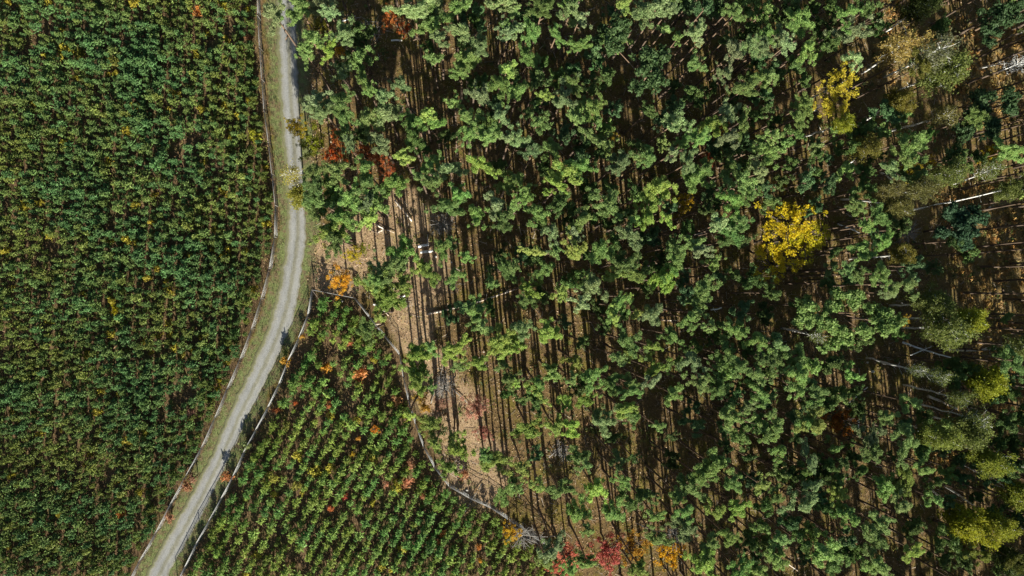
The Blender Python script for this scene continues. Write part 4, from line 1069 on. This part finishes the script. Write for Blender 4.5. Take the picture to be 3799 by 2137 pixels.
# ------------------------------------------------------------------ grass, leaf litter, bracken and undergrowth
def strewn(name, n, x0, x1, y0, y1, test, cols, size, upright, label, cat, seed, mat_=None, clump=1, zmax=.25):
    r = np.random.default_rng(seed)
    X = r.uniform(x0, x1, n); Y = r.uniform(y0, y1, n)
    k = test(X, Y, r); X, Y = X[k], Y[k]
    X = np.repeat(X, clump) + r.normal(size=len(X) * clump) * .16 * (clump > 1); Y = np.repeat(Y, clump) + r.normal(size=len(Y) * clump) * .16 * (clump > 1)
    Z = r.uniform(.0, zmax, len(X)); C = np.stack([X, Y, Z], 1)
    Nn = r.normal(size=C.shape); Nn[:, 2] = np.abs(Nn[:, 2]) * .6 + (0 if upright else 1.2)
    T = r.normal(size=C.shape) * .5 + ([0, 0, 1.5] if upright else [0, 0, 0])
    if "twig" in name: T[:, 2] *= .04; T[:, :2] *= 3; Nn = np.tile([0.0, 0.0, 1.0], (len(X), 1)) + r.normal(size=C.shape) * .3
    s = r.uniform(size[0], size[1], len(X))
    V, F = quads(C, Nn, s, s * ((.06 if "twig" in name else .22) if upright else .6), r, T)
    ci = np.repeat(r.integers(0, len(cols), max(1, len(X) // clump)), clump)[:len(X)]
    cc = np.array(cols)[ci] * r.uniform(.75, 1.2, (len(X), 1))
    me = npmesh(name, V, F, np.zeros(len(F), int), np.repeat(cc, 4, 0), [mat_ or M_leafa])
    tag(link(bpy.data.objects.new(name, me)), label, cat, kind="stuff")
def t_verge(X, Y, r):
    d = seg_dist(X, Y, road_c)
    return (d > 1.28 + r.random(len(X)) * .5) & (d < 3.3 + vnoise(X, Y, .9, 4) * 1.4 + r.random(len(X)) * .9) & ~inside(X, Y, left_poly) & ~inside(X, Y, wedge_poly)
strewn("verge_grass", 90000, -62, -8, -55, 55, t_verge, [(.12, .16, .05), (.17, .20, .07), (.10, .14, .04), (.20, .15, .08), (.06, .08, .03)], (.07, .15), True, "short olive and straw grass along both edges of the track", "grass", 71, zmax=.12)
def t_forest(X, Y, r):
    return inside(X, Y, east_poly) & (seg_dist(X, Y, road_c) > 2.6)
strewn("leaf_litter", 150000, -26, 95, -50, 50, t_forest, [(.28, .165, .075), (.40, .27, .15), (.20, .12, .05), (.52, .40, .26), (.09, .065, .03), (.16, .15, .045)], (.05, .12), False, "brown and tan leaf litter strewn on the forest floor", "leaf litter", 72, zmax=.03)
def t_under(X, Y, r):
    v = vnoise(X, Y, .5, 9)
    return inside(X, Y, east_poly) & (seg_dist(X, Y, road_c) > 3.2) & (v > .08) & (r.random(len(X)) < .5)
strewn("undergrowth", 14000, -26, 95, -50, 50, t_under, [(.10, .14, .03), (.18, .17, .04), (.20, .12, .045), (.07, .10, .03)], (.08, .17), False, "low bilberry and bramble undergrowth between the pine trunks", "undergrowth", 73, clump=14, zmax=.4)
def t_brk(X, Y, r):
    ok = np.zeros(len(X), bool)
    for px, py, rx, ry in ((3700, 250, 9, 10), (3560, 180, 5, 5), (3700, 1050, 8, 17), (3790, 1500, 5, 10), (3640, 760, 9, 5), (3500, 1650, 6, 7), (3320, 150, 4, 8)):
        c = at(px, py); ok |= np.hypot((X - c.x) / rx, (Y - c.y) / ry) < 1
    return ok
strewn("bracken", 9000, 40, 100, -50, 50, t_brk, [(.34, .19, .05), (.26, .16, .05), (.22, .18, .06), (.40, .26, .07)], (.10, .22), False, "rust and ochre bracken covering the slope at the dark side", "bracken", 74, clump=10, zmax=.6)
def t_plant(X, Y, r):
    return (inside(X, Y, left_poly) | inside(X, Y, wedge_poly)) & (r.random(len(X)) < .8)
strewn("dry_grass", 60000, -82, 22, -52, 52, t_plant, [(.24, .15, .07), (.17, .12, .05), (.22, .19, .05), (.14, .16, .045), (.32, .22, .11)], (.10, .22), True, "dry brown grass and bracken between the young trees", "grass", 75, clump=4, zmax=.7)

def t_scrub(X, Y, r):
    d = seg_dist(X, Y, road_c); v = vnoise(X, Y, 1.1, 17)
    near = np.minimum(seg_dist(X, Y, lf), seg_dist(X, Y, wfence_all)) < 1.5
    return (d > 1.9) & (d < 7) & near & (v + r.random(len(X)) * .5 > .05) & (X < 8)
strewn("verge_scrub", 26000, -62, 8, -55, 55, t_scrub, [(.16, .10, .055), (.10, .075, .04), (.22, .15, .08), (.12, .15, .045), (.20, .22, .06), (.26, .19, .12)], (.06, .15), True, "brown bramble and dead weeds along the feet of both roadside fences", "scrub", 76, clump=9, zmax=.55)
strewn("fallen_twigs", 7000, -24, 92, -50, 50, t_forest, [(.34, .29, .23), (.22, .18, .13), (.46, .41, .34)], (.25, .7), True, "thin fallen twigs and sticks scattered on the forest floor", "twigs", 77, zmax=.08)
def t_tuft(X, Y, r):
    d = seg_dist(X, Y, road_c); v = vnoise(X, Y, 1.4, 21)
    return (((d > 1.15 + .35 * v) & (d < 1.9)) | ((d < .28) & (v > .05))) & (r.random(len(X)) < .6)
strewn("road_edge_tufts", 60000, -62, -8, -55, 55, t_tuft, [(.15, .18, .06), (.20, .21, .08), (.11, .14, .05), (.22, .18, .10)], (.04, .10), True, "ragged grass tufts creeping over the gravel edges and middle strip", "grass", 78, clump=2, zmax=.08)
